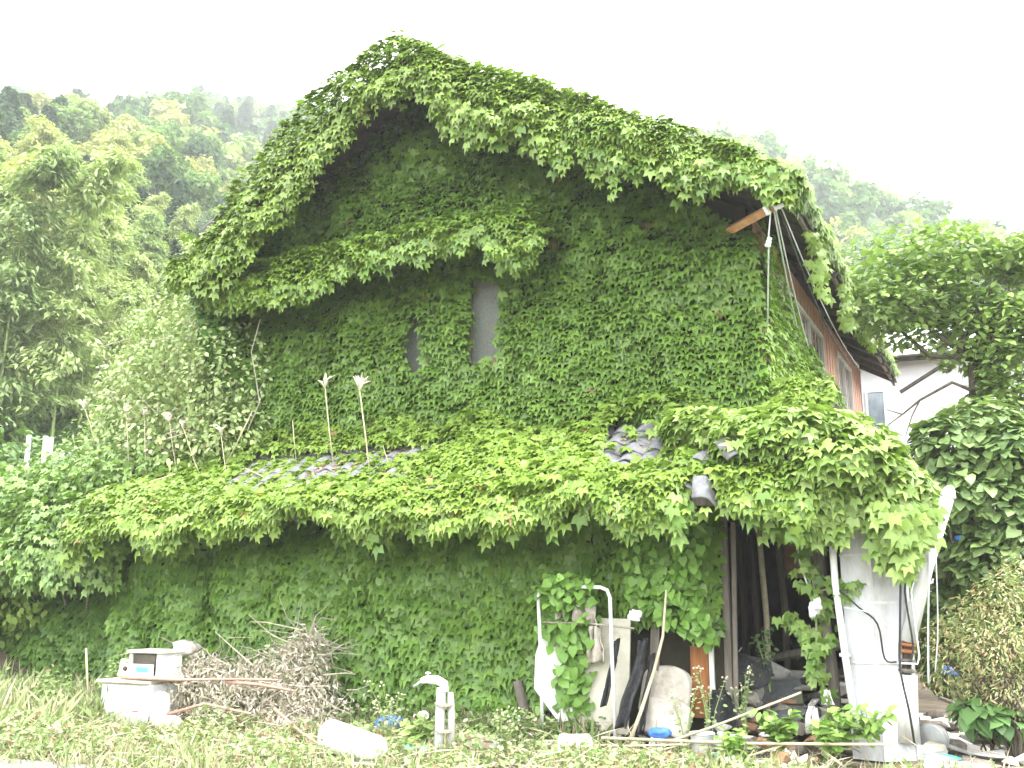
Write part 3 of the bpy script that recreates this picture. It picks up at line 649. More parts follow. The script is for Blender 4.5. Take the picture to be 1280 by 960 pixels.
# tall pale shrub at the left corner
cs = [(-9.0, 1.2, 5.2, 1.15, 1.0, .9), (-9.4, 1.3, 4.2, 1.35, 1.1, 1.1), (-8.2, .9, 5.5, .7, .8, .65), (-7.7, .7, 4.7, .75, .7, .9), (-8.4, .9, 3.9, 1.1, .9, 1.0), (-9.3, 1.2, 5.75, .7, .8, .6), (-10.2, 1.2, 4.9, .6, .7, .5), (-7.5, .5, 3.9, .6, .5, .5), (-9.9, 1.2, 3.4, 1.0, .9, .8)]
e = shrub('large_shrub', 'tall pale green shrub with fine leaves leaning on the left end of the house', 'shrub', (-9.3, 1.2, .2), cs, 19000, (.06, .11), (.24, .33, .11), (.38, .46, .2), ntw=26, na=.55, ns=1.0, shell=(.55, 1.12), j=.6, nobj=120, accent=(.36, .3, .18), frac=.05)
m = MB()
for k in range(26):
    a = np.array([R.uniform(-10, -7.1), R.uniform(-.3, .5), R.uniform(3.2, 5.6)]); m.tube([a, a + R.normal(0, .35, 3), a + R.normal(0, .6, 3)], [.008, .006, .003], 4)
m.build('bare_twigs', 'grey_twig', e)
m = MB(); pts = [(-6.9, .3, 5.6), (-7.0, .25, 5.1), (-6.85, .2, 4.7), (-6.75, .2, 4.3), (-6.95, .2, 3.9)]; m.tube(pts, .008, 5); m.build('bare_stem', 'grey_twig', e)
nu = 14000; ra = np.radians(R.uniform(-35, -14.5, nu)); ru = R.uniform(21, 50, nu); ux = C2[0] + ru * (np.cos(ra) * FWD[0] + np.sin(ra) * RGT[0]); uy = C2[1] + ru * (np.cos(ra) * FWD[1] + np.sin(ra) * RGT[1]); kk = ux < -9.3; ux, uy = ux[kk], uy[kk]; nu = len(ux)
V_, F_ = leaf_arrays(HEART, P3(ux, uy, terrain(ux, uy) + R.uniform(.05, .9, nu) * vn(P3(ux, uy, 0), .7, 2)), P3(0, -.4, 1) + jitter(nu, .4), P3(0, -.6, -.5) + jitter(nu, .5), R.uniform(.16, .32, nu))
o = np_obj('undergrowth', np_mesh('undergrowth', V_, F_, np.repeat(tints(nu, (.07, .15, .04), (.18, .28, .08)), len(HEART[0]), 0), LEAF)); tag(o, 'leafy undergrowth covering the bank beneath the bamboo', 'undergrowth', None, 'stuff')
# long sprays reaching out to the left
sp = []
for (ax, az_, bx, bz) in ((-10.2, 5.1, -11.0, 5.3), (-10.2, 4.8, -11.3, 4.75), (-9.8, 5.8, -10.3, 6.1), (-9.2, 6.1, -9.4, 6.6), (-8.4, 6.0, -8.7, 6.4), (-10.4, 4.4, -11.1, 4.2)):
    t = R.random(90); sp.append((P3(ax + (bx - ax) * t, 1 + R.normal(0, .08, 90), az_ + (bz - az_) * t + .12 * np.sin(t * 3)) + jitter(90, .07), P3(0, -.3, 1) + jitter(90, .5), P3(-.5, 0, -.5) + jitter(90, .6), R.uniform(.08, .13, 90)))
A = cat_(*sp); V_, F_ = leaf_arrays(OVAL, *A); o = np_obj('leafy_sprays', np_mesh('leafy_sprays', V_, F_, np.repeat(tints(len(A[0]), (.16, .26, .08), (.28, .38, .14)), len(OVAL[0]), 0), LEAF), e); o['kind'] = 'stuff'
# leafy mass over the shed
cs = [(-11.6, .4, 2.7, 1.3, .9, .75), (-10.4, .1, 2.6, 1.1, .8, .7), (-9.4, -.1, 2.6, .8, .7, .55), (-10.6, .9, 3.3, 1.4, .9, .6), (-12.4, .6, 2.9, 1, .8, .7), (-9.2, .3, 3.2, .9, .6, .5), (-8.8, -.6, 2.35, .5, .35, .35), (-10.3, -.45, 2.2, .7, .35, .45), (-11.4, -.3, 2.1, .8, .4, .4)]
A = blob_leaves(cs, 7800, (.1, .16), upn=.5, na=.4, ns=1.1)
xs = R.uniform(-12.2, -8.6, 90); D = droop(xs, np.full(90, -.55) + R.normal(0, .1, 90), np.full(90, 2.2), R.uniform(.2, .65, 90))
A = cat_(A, D)
e = vine('climbing_vine', 'sprawling green vine heaped over the roof of the left shed', (-10.7, .2, 1.9), *A[:4], (.12, .22, .04), (.24, .36, .09), nobj=200, extra=A[4], cat='vine')
m = MB(); twigs(m, (-10.9, .9, .1), [(-11.4, -.1, 2.2), (-10.2, -.2, 2.3), (-9.2, -.3, 2.2), (-12, 0, 2.3)], .03, .1); m.build('stem', 'grey_twig', e)
m = MB()
for (x, y, z, dx, dz) in ((-8.75, -.45, 2.1, .05, -.45), (-8.9, -.4, 2.05, -.08, -.4), (-10.2, -.2, 2.1, .1, -.5), (-9.1, -.35, 2.1, .12, -.35)):
    m.tube([(x, y, z), (x + dx, y, z + dz * .6), (x + dx * .6, y, z + dz)], [.035, .03, .012], 6)
m.build('dead_stump', 'old_wood', e, True)
# yellow green shrubs up the bank at far left
def at_r(az, r): d = FWD * math.cos(rad(az)) + RGT * math.sin(rad(az)); return C2 + d * r
for i, (az, r, s, lb) in enumerate(((-27.6, 19, 1.5, 'bright yellow green shrub at the left picture edge below the bamboo'), (-24.2, 23, 1.5, 'rounded green bush on the bank right of the white fence posts'), (-29.5, 23, 1.8, 'bushy green shrub on the bank beyond the far left fence'), (-22.5, 27, 1.8, 'dark green bush in the shade at the foot of the bamboo'))):
    p = at_r(az, r); z = gz(*p)
    c1, c2 = ((.2, .31, .05), (.33, .44, .1)) if i == 0 else ((.09, .18, .04), (.18, .29, .07))
    shrub('bush', lb, 'bush', (p[0], p[1], z), [(p[0] + R.normal(0, .6 * s * .5), p[1] + R.normal(0, .3), z + s * R.uniform(.3, 1.0), s * .55, s * .55, s * .42) for _ in range(6)], 2600, (.1, .17), c1, c2, ntw=8, na=.5, key='bush')
# right hand tree: broad layered boughs
p = (4.1, 6.2)
cs = []
def W(px, py, r):
    cx, cy = (px - 640) / 1256, -(py - 480) / 1256; cp, sp_ = math.cos(rad(11.7)), math.sin(rad(11.7))
    fw, up = cp - sp_ * cy, sp_ + cp * cy; k = r / math.hypot(cx, fw)
    return (C2[0] + k * (fw * FWD[0] + cx * RGT[0]), C2[1] + k * (fw * FWD[1] + cx * RGT[1]), 1.6 + k * up)
def tree_at(name, label, cat, base, blobs, dist, n, size, c1, c2, **kw):
    """boughs placed along measured bearings at their real distance"""
    cs = []
    for (px, py, rr_, sx, sz) in blobs: w = W(px, py, dist + rr_); cs.append((w[0], w[1], w[2], sx, sx * .8, sz))
    return shrub(name, label, cat, base, cs, n, size, c1, c2, **kw), cs
b = W(1235, 640, 16.5); base = (b[0], b[1], 0)
bl = [(1100, 345, 0, .55, .3), (1150, 325, .3, .6, .3), (1215, 320, 0, .65, .35), (1275, 340, .3, .6, .4), (1105, 385, -.3, .45, .28), (1160, 375, 0, .6, .35), (1230, 385, .2, .7, .4), (1290, 400, 0, .6, .5), (1225, 430, .2, .45, .35), (1262, 450, 0, .55, .5), (1240, 500, .2, .42, .5), (1265, 520, 0, .6, .5), (1250, 560, .1, .45, .4), (1140, 410, .2, .4, .2), (1290, 600, 0, .5, .5), (1300, 320, 0, .5, .3)]
e, cs = tree_at('broadleaf_tree', 'leafy tree with bright layered boughs standing right of the house roof', 'tree', base, bl, 16.5, 11500, (.1, .17), (.17, .28, .06), (.34, .46, .13), na=.85, ns=1.3, outn=.25, upn=1.0, down=.25, j=.4, nobj=200, shell=(.3, 1.15), ntw=12, r=.035, tb=W(1245, 430, 16.5), key='rtree')
m = MB(); m.tube([base, (base[0] + .05, base[1], 1.5), (base[0] - .1, base[1], 3.2), W(1225, 440, 16.5)], [.16, .13, .1, .05], 8)
for q in ((1120, 370), (1170, 350), (1240, 360), (1110, 400), (1280, 380)):
    m.tube([(base[0] - .1, base[1], 3.2), W(1215, 450, 16.5), W((q[0] + 1215) / 2, q[1] + 45, 16.5), W(*q, 16.5)], [.08, .06, .04, .012], 6)
m.tube([W(1220, 490, 16.4), W(1190, 478, 16.2), W(1150, 500, 16.2), W(1128, 518, 16.1), W(1108, 512, 16.1)], [.035, .025, .018, .013, .006], 6)
m.tube([W(1150, 500, 16.2), W(1140, 520, 16.2), W(1132, 545, 16.2)], [.014, .01, .005], 5)
m.tube([W(1128, 518, 16.1), W(1112, 530, 16.1), W(1104, 538, 16.1)], [.012, .009, .004], 5)
m.build('trunk', 'bark', e, True)
# broad leaved shrub in front of it
b = W(1225, 700, 13.4)
bl = [(1185, 560, 0, .4, .35), (1230, 545, .2, .5, .4), (1280, 570, 0, .5, .4), (1200, 620, 0, .45, .4), (1255, 630, 0, .5, .4), (1190, 680, .3, .45, .4), (1240, 700, 0, .5, .45), (1170, 740, .5, .4, .4), (1215, 770, .3, .5, .4), (1290, 680, 0, .5, .5), (1160, 800, .8, .4, .3), (1165, 640, .6, .4, .4), (1210, 840, .5, .5, .3), (1270, 790, .2, .5, .5)]
tree_at('broad_leaved_shrub', 'dark blue green shrub with big leaves behind the white pole at right', 'shrub', (b[0], b[1], 0), bl, 13.4, 7600, (.1, .175), (.15, .25, .075), (.27, .38, .12), tmpl=HEART, na=.3, nobj=200, ntw=22, key='bigleaf', upn=.9)
BLADE2 = (OVAL[0] * np.array([.55, 1.25, 1]), OVAL[1])
# feathery orange tinted bush
b = W(1265, 900, 11.0)
bl = [(1215, 790, .3, .22, .2), (1250, 745, .1, .28, .22), (1280, 720, .2, .25, .2), (1240, 810, 0, .35, .25), (1280, 790, 0, .35, .3), (1200, 845, .3, .3, .22), (1265, 860, 0, .35, .25), (1215, 760, .2, .15, .12), (1180, 800, .5, .2, .2)]
tree_at('nandina_bush', 'fine leaved bush flushed orange at the lower right edge', 'bush', (b[0], b[1], 0), bl, 11.0, 5000, (.03, .06), (.28, .35, .12), (.42, .46, .22), na=.75, ns=2.2, shell=(.1, 1.35), upn=1.1, j=.5, tmpl=BLADE2, accent=(.46, .32, .18), frac=.25, ntw=24, nobj=0, r=.012, key='nandina')
b = W(1235, 905, 11.2); bl = [(1225, 890, 0, .2, .12), (1250, 900, 0, .2, .12)]
tree_at('leafy_weed', 'low weed with large rounded leaves at the foot of the orange bush', 'weed', (b[0], b[1], 0), bl, 11.0, 110, (.13, .2), (.09, .2, .05), (.15, .28, .08), tmpl=HEART, ntw=6, nobj=40, r=.01, key='weedleaf', upn=1)

# ------------------------------------------------------------------ dry reed stalks rising from the lean-to roof
def reed(x0, z0, x1, z1, yb, label, head=True, hs=1.0, r=.014):
    e = empty('dry_reed', (x0, yb, z0), label, 'dry reed', 'dry reed stalks above the lean-to roof')
    mx = (x0 * .5 + x1 * .5 + R.normal(0, .02), yb - .02, (z0 + z1) / 2)
    r *= .75; MB().tube([(x0, yb, z0), mx, (x1, yb - .05, z1)], [r, r * .85, r * .6], 6).build('stalk', 'straw', e, True)
    if head:
        m = MB()
        for k in range(11):
            a = R.uniform(-1, 1); l = R.uniform(.1, .2) * hs
            m.tube([(x1, yb - .05, z1 - .03), (x1 + a * .05 * hs, yb - .05 + R.normal(0, .02), z1 + l * .6), (x1 + a * .13 * hs, yb - .05 + R.normal(0, .04), z1 + l * .95)], [.008, .014 * hs, .004], 4)
        m.build('seed_head', 'plume', e, True)
reed(-4.62, 2.95, -4.82, 4.28, -.02, 'tallest dry reed with a full feathery head, standing over the bare tiles', hs=1.15, r=.017)
reed(-5.27, 3.25, -5.43, 4.38, .03, 'dry reed with a tufted head just left of the tallest reed', hs=1.0)
reed(-7.07, 3.0, -7.22, 3.84, 0, 'short dry reed with a small forked head near the shrub', hs=.7, r=.01)
reed(-7.41, 2.95, -7.96, 4.0, 0, 'dry reed leaning left with a bent head at the edge of the shrub', hs=.6, r=.011)
reed(-8.05, 3.3, -8.23, 4.1, 0, 'slender dry reed with a pale wisp in front of the shrub', hs=.7, r=.009)
reed(-8.55, 3.2, -8.64, 4.2, -.1, 'thin reed with white tufts left of centre of the shrub', hs=.6, r=.009)
reed(-8.9, 3.1, -9.02, 4.28, -.1, 'leftmost thin reed whose white head crosses the shrub', hs=.75, r=.01)
reed(-10.05, 3.9, -10.28, 4.5, .2, 'white headed reed at the left outline of the shrub', hs=.8, r=.01)
reed(-5.92, 3.35, -5.98, 3.95, .05, 'headless thin reed above the ivy left of the tufted reeds', head=False, r=.009)
reed(-4.42, 3.1, -4.5, 3.5, .1, 'short headless stub beside the tallest reed', head=False, r=.009)
reed(-7.3, 3.3, -6.75, 4.15, .1, 'brown stalk slanting right out of the shrub', head=False, r=.014)
reed(-7.75, 3.25, -8.9, 3.05, -.35, 'broken stalk lying across the ivy on the roof', head=False, r=.014)
reed(-6.1, 3.05, -6.65, 3.3, -.1, 'pale broken stalk lying over the bare roof tiles', head=False, r=.014)

# ------------------------------------------------------------------ woods on the hillsides
def tris_of(parts): # parts: list of (V,F,C)
    V, F, C, o = [], [], [], 0
    for v, f, c in parts: V.append(v); F.append(f + o); C.append(c); o += len(v)
    return np.concatenate(V), np.concatenate(F), np.concatenate(C)
def crown_mesh(name, kind, n, ls, c1, c2, seed):
    global R
    keep = R; R = np.random.default_rng(seed)
    if kind == 'broad':
        cs = [(0, 0, 4.2, 2.2, 2.2, 1.8)] + [(math.cos(a) * R.uniform(1.1, 1.9), math.sin(a) * R.uniform(1.1, 1.9), R.uniform(3, 5.6), R.uniform(1, 1.5), R.uniform(1, 1.5), R.uniform(.8, 1.2)) for a in np.linspace(0, 6.28, 8)[:-1]] + [(R.normal(0, .5), R.normal(0, .5), 6.0, 1.2, 1.2, .9)]
        P, N, T, s, _ = blob_leaves(cs, n, (ls * .7, ls * 1.2), na=.4, ns=.9, upn=.7, j=.5)
    else: # cedar
        z = R.random(n) ** .8 * 7.2; r0 = np.clip((7.6 - z) / 7.2, 0, 1) ** .5 * 1.9 * (1 - .28 * ((z * 1.5) % 1)); a = R.uniform(0, 6.28, n); rr2 = r0 * np.sqrt(R.uniform(.35, 1.1, n)) * (1 + .25 * np.sin(a * 3 + z))
        P = P3(np.cos(a) * rr2, np.sin(a) * rr2, 1 + z); N = P3(np.cos(a) * .6, np.sin(a) * .6, .9) + jitter(n, .3); T = P3(np.cos(a), np.sin(a), -.7) + jitter(n, .3); s = R.uniform(ls * .7, ls * 1.2, n)
    V, F = leaf_arrays(BLOB, P, N, T, s); C = np.repeat(tints(n, c1, c2), len(BLOB[0]), 0)
    R = keep
    return V, F, C
def trunk_arr(h, r):
    m = MB(); m.tube([(0, 0, -.6), (.08, 0, h * .5), (0, .05, h)], [r, r * .75, r * .3], 6)
    F = []
    for f in m.f: F += [(f[0], f[i], f[i + 1]) for i in range(1, len(f) - 1)]
    return np.array(m.v), np.array(F)
PAL = dict(broad=[((.06, .13, .035), (.12, .21, .06)), ((.11, .19, .05), (.2, .3, .09)), ((.2, .28, .07), (.32, .41, .14)), ((.27, .29, .09), (.38, .38, .15)), ((.05, .11, .04), (.1, .18, .06))],
           cedar=[((.025, .06, .03), (.05, .1, .045)), ((.03, .075, .035), (.07, .13, .055)), ((.04, .08, .035), (.08, .13, .05))])
protos = {}
for kd in PAL:
    protos[kd] = []
    for i, (c1, c2) in enumerate(PAL[kd]):
        V, F, C = crown_mesh('crown', kd, 1500, .62, c1, c2, 100 + i); cm = np_mesh('crown', V, F, C, TREELEAF)
        lo = crown_mesh('crown', kd, 170, 1.6, c1, c2, 200 + i)
        tv_, tf_ = trunk_arr(4.2, .2); tmh = np_mesh('trunk', tv_, tf_, None, MATS['bark'])
        protos[kd].append((cm, lo, tmh))
sp = []
r = 50.0
while r < 318:
    step = 3.2 + r * .014
    na_ = int(rad(75) * r / step)
    for a in np.linspace(-37, 38, na_):
        if (a > 6 and r > 215) or r > 285: continue
        a2 = a + R.normal(0, .3 * step / r * 57); r2 = r + R.normal(0, step * .3); sp.append((a2, r2))
    r += step * .9
sp = [(a, r_) for a, r_ in sp if not (-6.5 < a < 7.5 and R.random() < .75)]
pos = [(a, r_, *at_r(a, r_)) for a, r_ in sp]
zz = terrain(np.array([p[2] for p in pos]), np.array([p[3] for p in pos]))
cnt = dict(broad=0, cedar=0); rest = []
NM = dict(broad=('hillside_tree', 'tree', 'rounded broadleaf tree in the misty wood on the hillside', 'broadleaf trees on the hillsides'), cedar=('cedar_tree', 'cedar', 'dark pointed cedar in the misty wood on the hillside', 'cedars on the hillsides'))
def vis(a, r_): return -31 < a < -8 or 8.5 < a < 31
order = sorted(range(len(pos)), key=lambda i: (not vis(*pos[i][:2]), pos[i][1]))
mixn = vn(P3([p[2] for p in pos], [p[3] for p in pos], 3), 1 / 45., 2)
for i in order:
    a, r_, x, y = pos[i]; z = zz[i]
    high = r_ > 140
    kd = 'cedar' if (mixn[i] + (-.01 if high else -.16) + R.normal(0, .05)) > .55 else 'broad'
    if kd == 'broad' and a < -5: ci = R.choice(5, p=[.12, .25, .35, .2, .08]) if r_ < 150 else R.choice(5, p=[.35, .2, .05, .05, .35])
    else: ci = R.choice(5, p=[.3, .3, .1, .05, .25]) if kd == 'broad' else R.integers(0, 3)
    s = R.uniform(.45, .8 if kd == 'broad' else .66) * (1.0 if kd == 'broad' else 1.05) * (.8 + min(r_, 200) / 500); rz = R.uniform(0, 6.28)
    if cnt[kd] < 300 and vis(a, r_):
        cnt[kd] += 1; nm, ct, lb, gp = NM[kd]; lb = (dict(broad=('deep green', 'mid green', 'bright yellow green', 'golden tinged', 'dark leaved'), cedar=('blackish green', 'lighter green', 'grey green'))[kd][ci] + (' broadleaf tree' if kd == 'broad' else ' cedar') + (' low on' if r_ < 110 else ' halfway up' if r_ < 170 else ' high in the mist on') + (' the hill left of the house' if a < 0 else ' the hill right of the house'))
        cm, lo, tm_ = protos[kd][ci]
        e = empty(nm, (x, y, z), lb, ct, gp, rz); e.scale = (s, s, s * R.uniform(.85, 1.15))
        for nme, me in (('crown', cm), ('trunk', tm_)) if r_ < 100 else (('crown', cm),):
            o = bpy.data.objects.new(nme, me); COL.objects.link(o); o.parent = e
    else: rest.append((kd, ci, x, y, z, s, rz))
parts = []
for kd, ci, x, y, z, s, rz in rest:
    V, F, C = protos[kd][ci][1]; c, sn = math.cos(rz) * s, math.sin(rz) * s
    parts.append((np.stack([V[:, 0] * c - V[:, 1] * sn + x, V[:, 0] * sn + V[:, 1] * c + y, V[:, 2] * s + z], -1), F, C))
V, F, C = tris_of(parts); o = np_obj('distant_wood', np_mesh('distant_wood', V, F, C, TREELEAF)); tag(o, 'far mixed wood covering the upper misty slopes', 'wood', None, 'stuff')

# bamboo grove on the left slope
def bamboo_proto(seed):
    rg = np.random.default_rng(seed); h = 10.5; lean = rg.uniform(0, .6)
    def cp(t): return np.stack([lean * t ** 2 * 1.2 + 1.5 * np.clip(t - .6, 0, 1) ** 2 * 4, 0 * t, h * (t - .22 * np.clip(t - .72, 0, 1) ** 2 * 4)], -1)
    ts = np.linspace(0, 1, 12); pts = cp(ts)
    cul = MB().tube([tuple(p) for p in pts], [.055 * (1 - .85 * t) for t in ts], 6)
    P, N, T, s = [], [], [], []
    for k in range(84):
        t = rg.uniform(.16, 1.0); b = cp(np.array([t]))[0]; a = rg.uniform(0, 6.28); L = rg.uniform(.7, 1.6) * (1.25 - t * .75)
        n = 70; u = rg.random(n) ** .8; d = np.array([math.cos(a), math.sin(a), 0])
        q = b + d * (u * L)[:, None] + np.array([0, 0, 1.0]) * (L * (.55 * u - .95 * u ** 2))[:, None] + rg.normal(0, .14, (n, 3)) * np.array([1, 1, .7])
        P.append(q); N.append(d * .3 + np.array([0, 0, .8]) + rg.normal(0, .4, (n, 3))); T.append(d * .6 + np.array([0, 0, -.9]) + rg.normal(0, .35, (n, 3))); s.append(rg.uniform(.2, .36, n))
    P, N, T, s = map(np.concatenate, (P, N, T, s)); V, F = leaf_arrays((BLADE[0] * np.array([1.9, 1, 1]), BLADE[1]), P, N, T, s)
    return cul, V, F, len(P)
bp = []
for i, (c1, c2) in enumerate((((.28, .36, .13), (.42, .5, .23)), ((.33, .4, .15), (.48, .54, .26)), ((.2, .29, .1), (.31, .4, .17)), ((.38, .41, .17), (.5, .52, .26)))):
    cul, V, F, n = bamboo_proto(300 + i); c_ob = cul.build('culm', 'bamboo_culm', None, True); cme = c_ob.data; bpy.data.objects.remove(c_ob)
    bp.append((cme, np_mesh('foliage', V, F, np.repeat(tints(n, c1, c2), len(BLADE[0]), 0), TREELEAF)))
nb = 0
for r in np.arange(35, 62, 3.0):
    for a in np.arange(-34, -15.5 if r > 44 else -20.5, 2.0 * 36 / r):
        a2, r2 = a + R.normal(0, .6), r + R.normal(0, .9); x, y = at_r(a2, r2)
        bi = R.choice(4, p=[.35, .3, .2, .15]); e = empty('bamboo', (x, y, gz(x, y) - .1), ('arching mid green bamboo in the grove ', 'arching pale yellow green bamboo in the grove ', 'darker green arching bamboo in the grove ', 'straw tinted arching bamboo in the grove ')[bi] + ('nearest the left picture edge' if a2 < -25.5 else 'beside the tall pale shrub' if r < 46 else 'high up near the house roof'), 'bamboo', 'bamboos in the grove on the left slope', R.uniform(0, 6.28))
        s = R.uniform(.8, 1.15) * (1.0 if a2 < -23 else .72); e.scale = (s, s, s); pr = bp[bi]
        for nme, me in (('culm', pr[0]), ('foliage', pr[1])):
            o = bpy.data.objects.new(nme, me); COL.objects.link(o); o.parent = e
        nb += 1

# ------------------------------------------------------------------ air
htop = float(max(zz.max() + 9, V[:, 2].max() + 1)); hz = MB().box((2.8, -11, (htop - 2) / 2), (860, 860, htop + 2)).build('haze', 'earth'); hz['kind'] = 'stuff'
hm = bpy.data.materials.new('haze_air'); hm.use_nodes = True; t = hm.node_tree; t.nodes.remove(t.nodes['Principled BSDF'])
vp = t.nodes.new('ShaderNodeVolumePrincipled'); vp.inputs['Color'].default_value = (.97, .985, 1, 1); vp.inputs['Density'].default_value = .001; vp.inputs['Anisotropy'].default_value = .2
t.links.new(vp.outputs[0], t.nodes['Material Output'].inputs['Volume']); hz.data.materials.clear(); hz.data.materials.append(hm)
hz.display_type = 'WIRE'

# ------------------------------------------------------------------ road edge, neighbours
nx, ny = 40, 14
xx, yy = np.meshgrid(np.linspace(-22, 14, nx), np.linspace(-10.5, 0, ny), indexing='ij'); edge = -4.0 + (vn(P3(xx[:, 0], 0, 0), .8, 2) - .5) * .8 - (xx[:, 0] + 6) * .02
yy = -14 + (edge[:, None] + 14) * np.linspace(0, 1, ny)[None]
Vr = P3(xx, yy, terrain(xx, yy) + .035).reshape(-1, 3); i2, j2 = np.meshgrid(np.arange(nx - 1), np.arange(ny - 1), indexing='ij'); a_ = i2 * ny + j2; b_ = a_ + ny
Fr = np.concatenate([np.stack([a_, b_, b_ + 1], -1).reshape(-1, 3), np.stack([a_, b_ + 1, a_ + 1], -1).reshape(-1, 3)])
o = np_obj('gravel_road', np_mesh('gravel_road', Vr, Fr, None, MATS['gravel'])); o['kind'] = 'structure'

b = empty('white_building', (2, 19, 0), 'plain white two storey building seen behind the right eave', 'building')
MB().box((2.2, 19, 3.75), (6.8, 6, 7.5)).build('wall', 'plaster', b)
poly_slab([(15.3, 7.45), (22.6, 7.45), (19, 9.0)], 'x', -1.6, 6.0).build('roof', 'alu', b)
MB().box((2.2, 15.62, 7.42), (7.4, .12, .14)).build('gutter', 'dark_wood', b)
MB().tube([(-1.6, 15.3, 7.2), (-.35, 15.55, 7.0), (-.2, 15.72, 6.8), (-.2, 15.74, 0)], .045, 7).build('downpipe', 'grey_panel', b, True)
MB().tube([(.75, 15.6, 6.55), (1.75, 15.5, 7.1)], .05, 6).build('awning_bar', 'dark_wood', b)
w = MB().box((.12, 15.97, 6.05), (.42, .1, 1.25)).build('window', 'clean_white', b)
f = MB(); [f.box((x, 15.93, 6.05), (.05, .12, 1.3)) for x in (-.1, .34)]; [f.box((.12, 15.93, z), (.39, .12, .05)) for z in (5.42, 6.68)]; put(f.build('frame', 'clean_white'), w)
put(MB().box((.12, 15.905, 6.05), (.36, .02, 1.18)).build('pane', 'side_glass'), w)

for i, (px, top) in enumerate(((35, 4.66), (56, 4.66), (63, 4.64))):
    w_ = W(px, 560, 22); one('fence_post', 'clean_white', ('leftmost white post standing on the bank below the bamboo', 'middle white post of the three on the left bank', 'rightmost white post, close beside the middle one on the left bank')[i], 'post',
        MB().box((w_[0], w_[1], (gz(w_[0], w_[1]) - .2 + top) / 2), (.09, .06, top - gz(w_[0], w_[1]) + .2), bev=.01), 'white posts on the left bank')
a_, b_ = W(62, 580, 21), W(97, 560, 21)
one('guard_pipe', 'clean_white', 'short white pipe slanting up beside the left bank posts', 'pipe', MB().tube([a_, b_], .05, 8), smooth=True)
one('bean_pole', 'straw', 'thin pale pole standing at the far left edge before the shed ivy', 'pole', MB().tube([(-12.3, .2, .1), (-12.25, .2, .9), (-12.35, .2, 1.75)], .018, 6), smooth=True)
one('leaning_stick', 'straw', 'short pale stick stuck in tall grass left of the white washer', 'stick', MB().tube([(-8.35, -1.0, .0), (-8.5, -1.0, .85)], .014, 6), smooth=True)

# ------------------------------------------------------------------ wires at the roof corner
e = empty('service_wires', (.8, -.12, 5.9), 'white insulators and slack wires slung from the right roof corner', 'wires')
for (x, y, z, ax) in ((.78, -.14, 5.95, (.6, 0, 1)), (.86, -.12, 5.88, (1, 0, .3)), (.72, -.12, 5.86, (-.5, 0, 1)), (.7, .0, 5.52, (.3, 0, 1))):
    MB().lathe((x, y, z), [(.018, -.06), (.035, -.05), (.035, -.03), (.02, -.02), (.032, -.005), (.032, .012), (.02, .02), (.03, .035), (.026, .055), (.012, .06)], 10, ax).build('insulator', 'ceramic', e, True)
def wire(a, b, sag, r, mt, par, name='wire', n=10):
    MB().tube([tuple(a[i] * (1 - t) + b[i] * t - (sag * 4 * t * (1 - t) if i == 2 else 0) for i in range(3)) for t in [k / n for k in range(n + 1)]], r, 5).build(name, mt, par, True)
wire((.8, -.14, 5.9), (.42, 3.4, 5.1), .1, .011, 'pale_cable', e)
wire((.82, -.14, 5.9), (.48, 3.7, 5.1), .12, .009, 'pale_cable', e)
wire((.86, -.1, 5.86), (.55, 8.2, 5.75), .32, .013, 'cable', e)
wire((.88, -.1, 5.88), (.6, 8.6, 5.8), .22, .009, 'pale_cable', e)
wire((.7, 0, 5.5), (.38, 1.2, 4.6), .02, .009, 'pale_cable', e)
wire((.76, -.1, 5.84), (.7, 0, 5.56), .0, .008, 'pale_cable', e)
wire((.4, 1.0, 5.6), (.36, 7.3, 5.0), .3, .01, 'cable', e)

# ------------------------------------------------------------------ white duct and pole at the right of the doorway
e = empty('metal_duct', (1.6, -.25, 0), 'tall white sheet metal duct standing under the ivy mound', 'duct')
fp = [(1.33, -.5), (1.63, -.58), (1.9, -.36), (1.9, .12), (1.33, .12)]
for k in range(4):
    z0, z1 = (.03, .93, 1.5, 1.96)[k], (.926, 1.496, 1.956, 2.75)[k]; g = .004 * (k % 2)
    MB().add([(x + (-.03 if z > 1.4 else 0) * 0 + g, y - g, z) for z in (z0, z1) for x, y in fp], [(0, 1, 2, 3, 4), (9, 8, 7, 6, 5)] + [(i, i + 5, (i + 1) % 5 + 5, (i + 1) % 5) for i in range(5)]).build('panel', 'grey_panel', e)
for z in (.93, 1.5, 1.96): MB().add([(x * 1.0 + (.006 if x > 1.5 else -.006), y - .008, zz_) for zz_ in (z - .012, z + .012) for x, y in fp], [(0, 1, 2, 3, 4), (9, 8, 7, 6, 5)] + [(i, i + 5, (i + 1) % 5 + 5, (i + 1) % 5) for i in range(5)]).build('seam', 'alu', e)
MB().tube([(1.63, -.585, .05), (1.63, -.585, 2.7)], .009, 6).build('corner_trim', 'grey_panel', e)
MB().tube([(1.905, -.365, .05), (1.905, -.365, 2.7)], .012, 6).build('corner_trim', 'grey_panel', e)
e = empty('drain_pipe', (1.3, -.58, 0), 'slim white pipe running down the left edge of the white duct', 'pipe')
MB().tube([(1.40, -.58, .15), (1.33, -.58, 1.0), (1.28, -.58, 1.7), (1.27, -.55, 2.5)], .034, 10).build('pipe', 'white_paint', e, True)
MB().box((1.33, -.55, 1.0), (.1, .1, .03)).build('bracket', 'alu', e)
e = empty('bent_pole', (1.9, -.4, 0), 'thick white pole slanting up to the right with a rusty strapped joint', 'pole')
MB().tube([(1.9, -.4, 1.13), (2.12, -.42, 1.85), (2.36, -.42, 2.5)], [.075, .07, .065], 12).build('upper_pole', 'clean_white', e, True)
MB().tube([(1.82, -.4, .2), (1.86, -.4, .82)], [.11, .1], 12).build('lower_pole', 'white_paint', e, True)
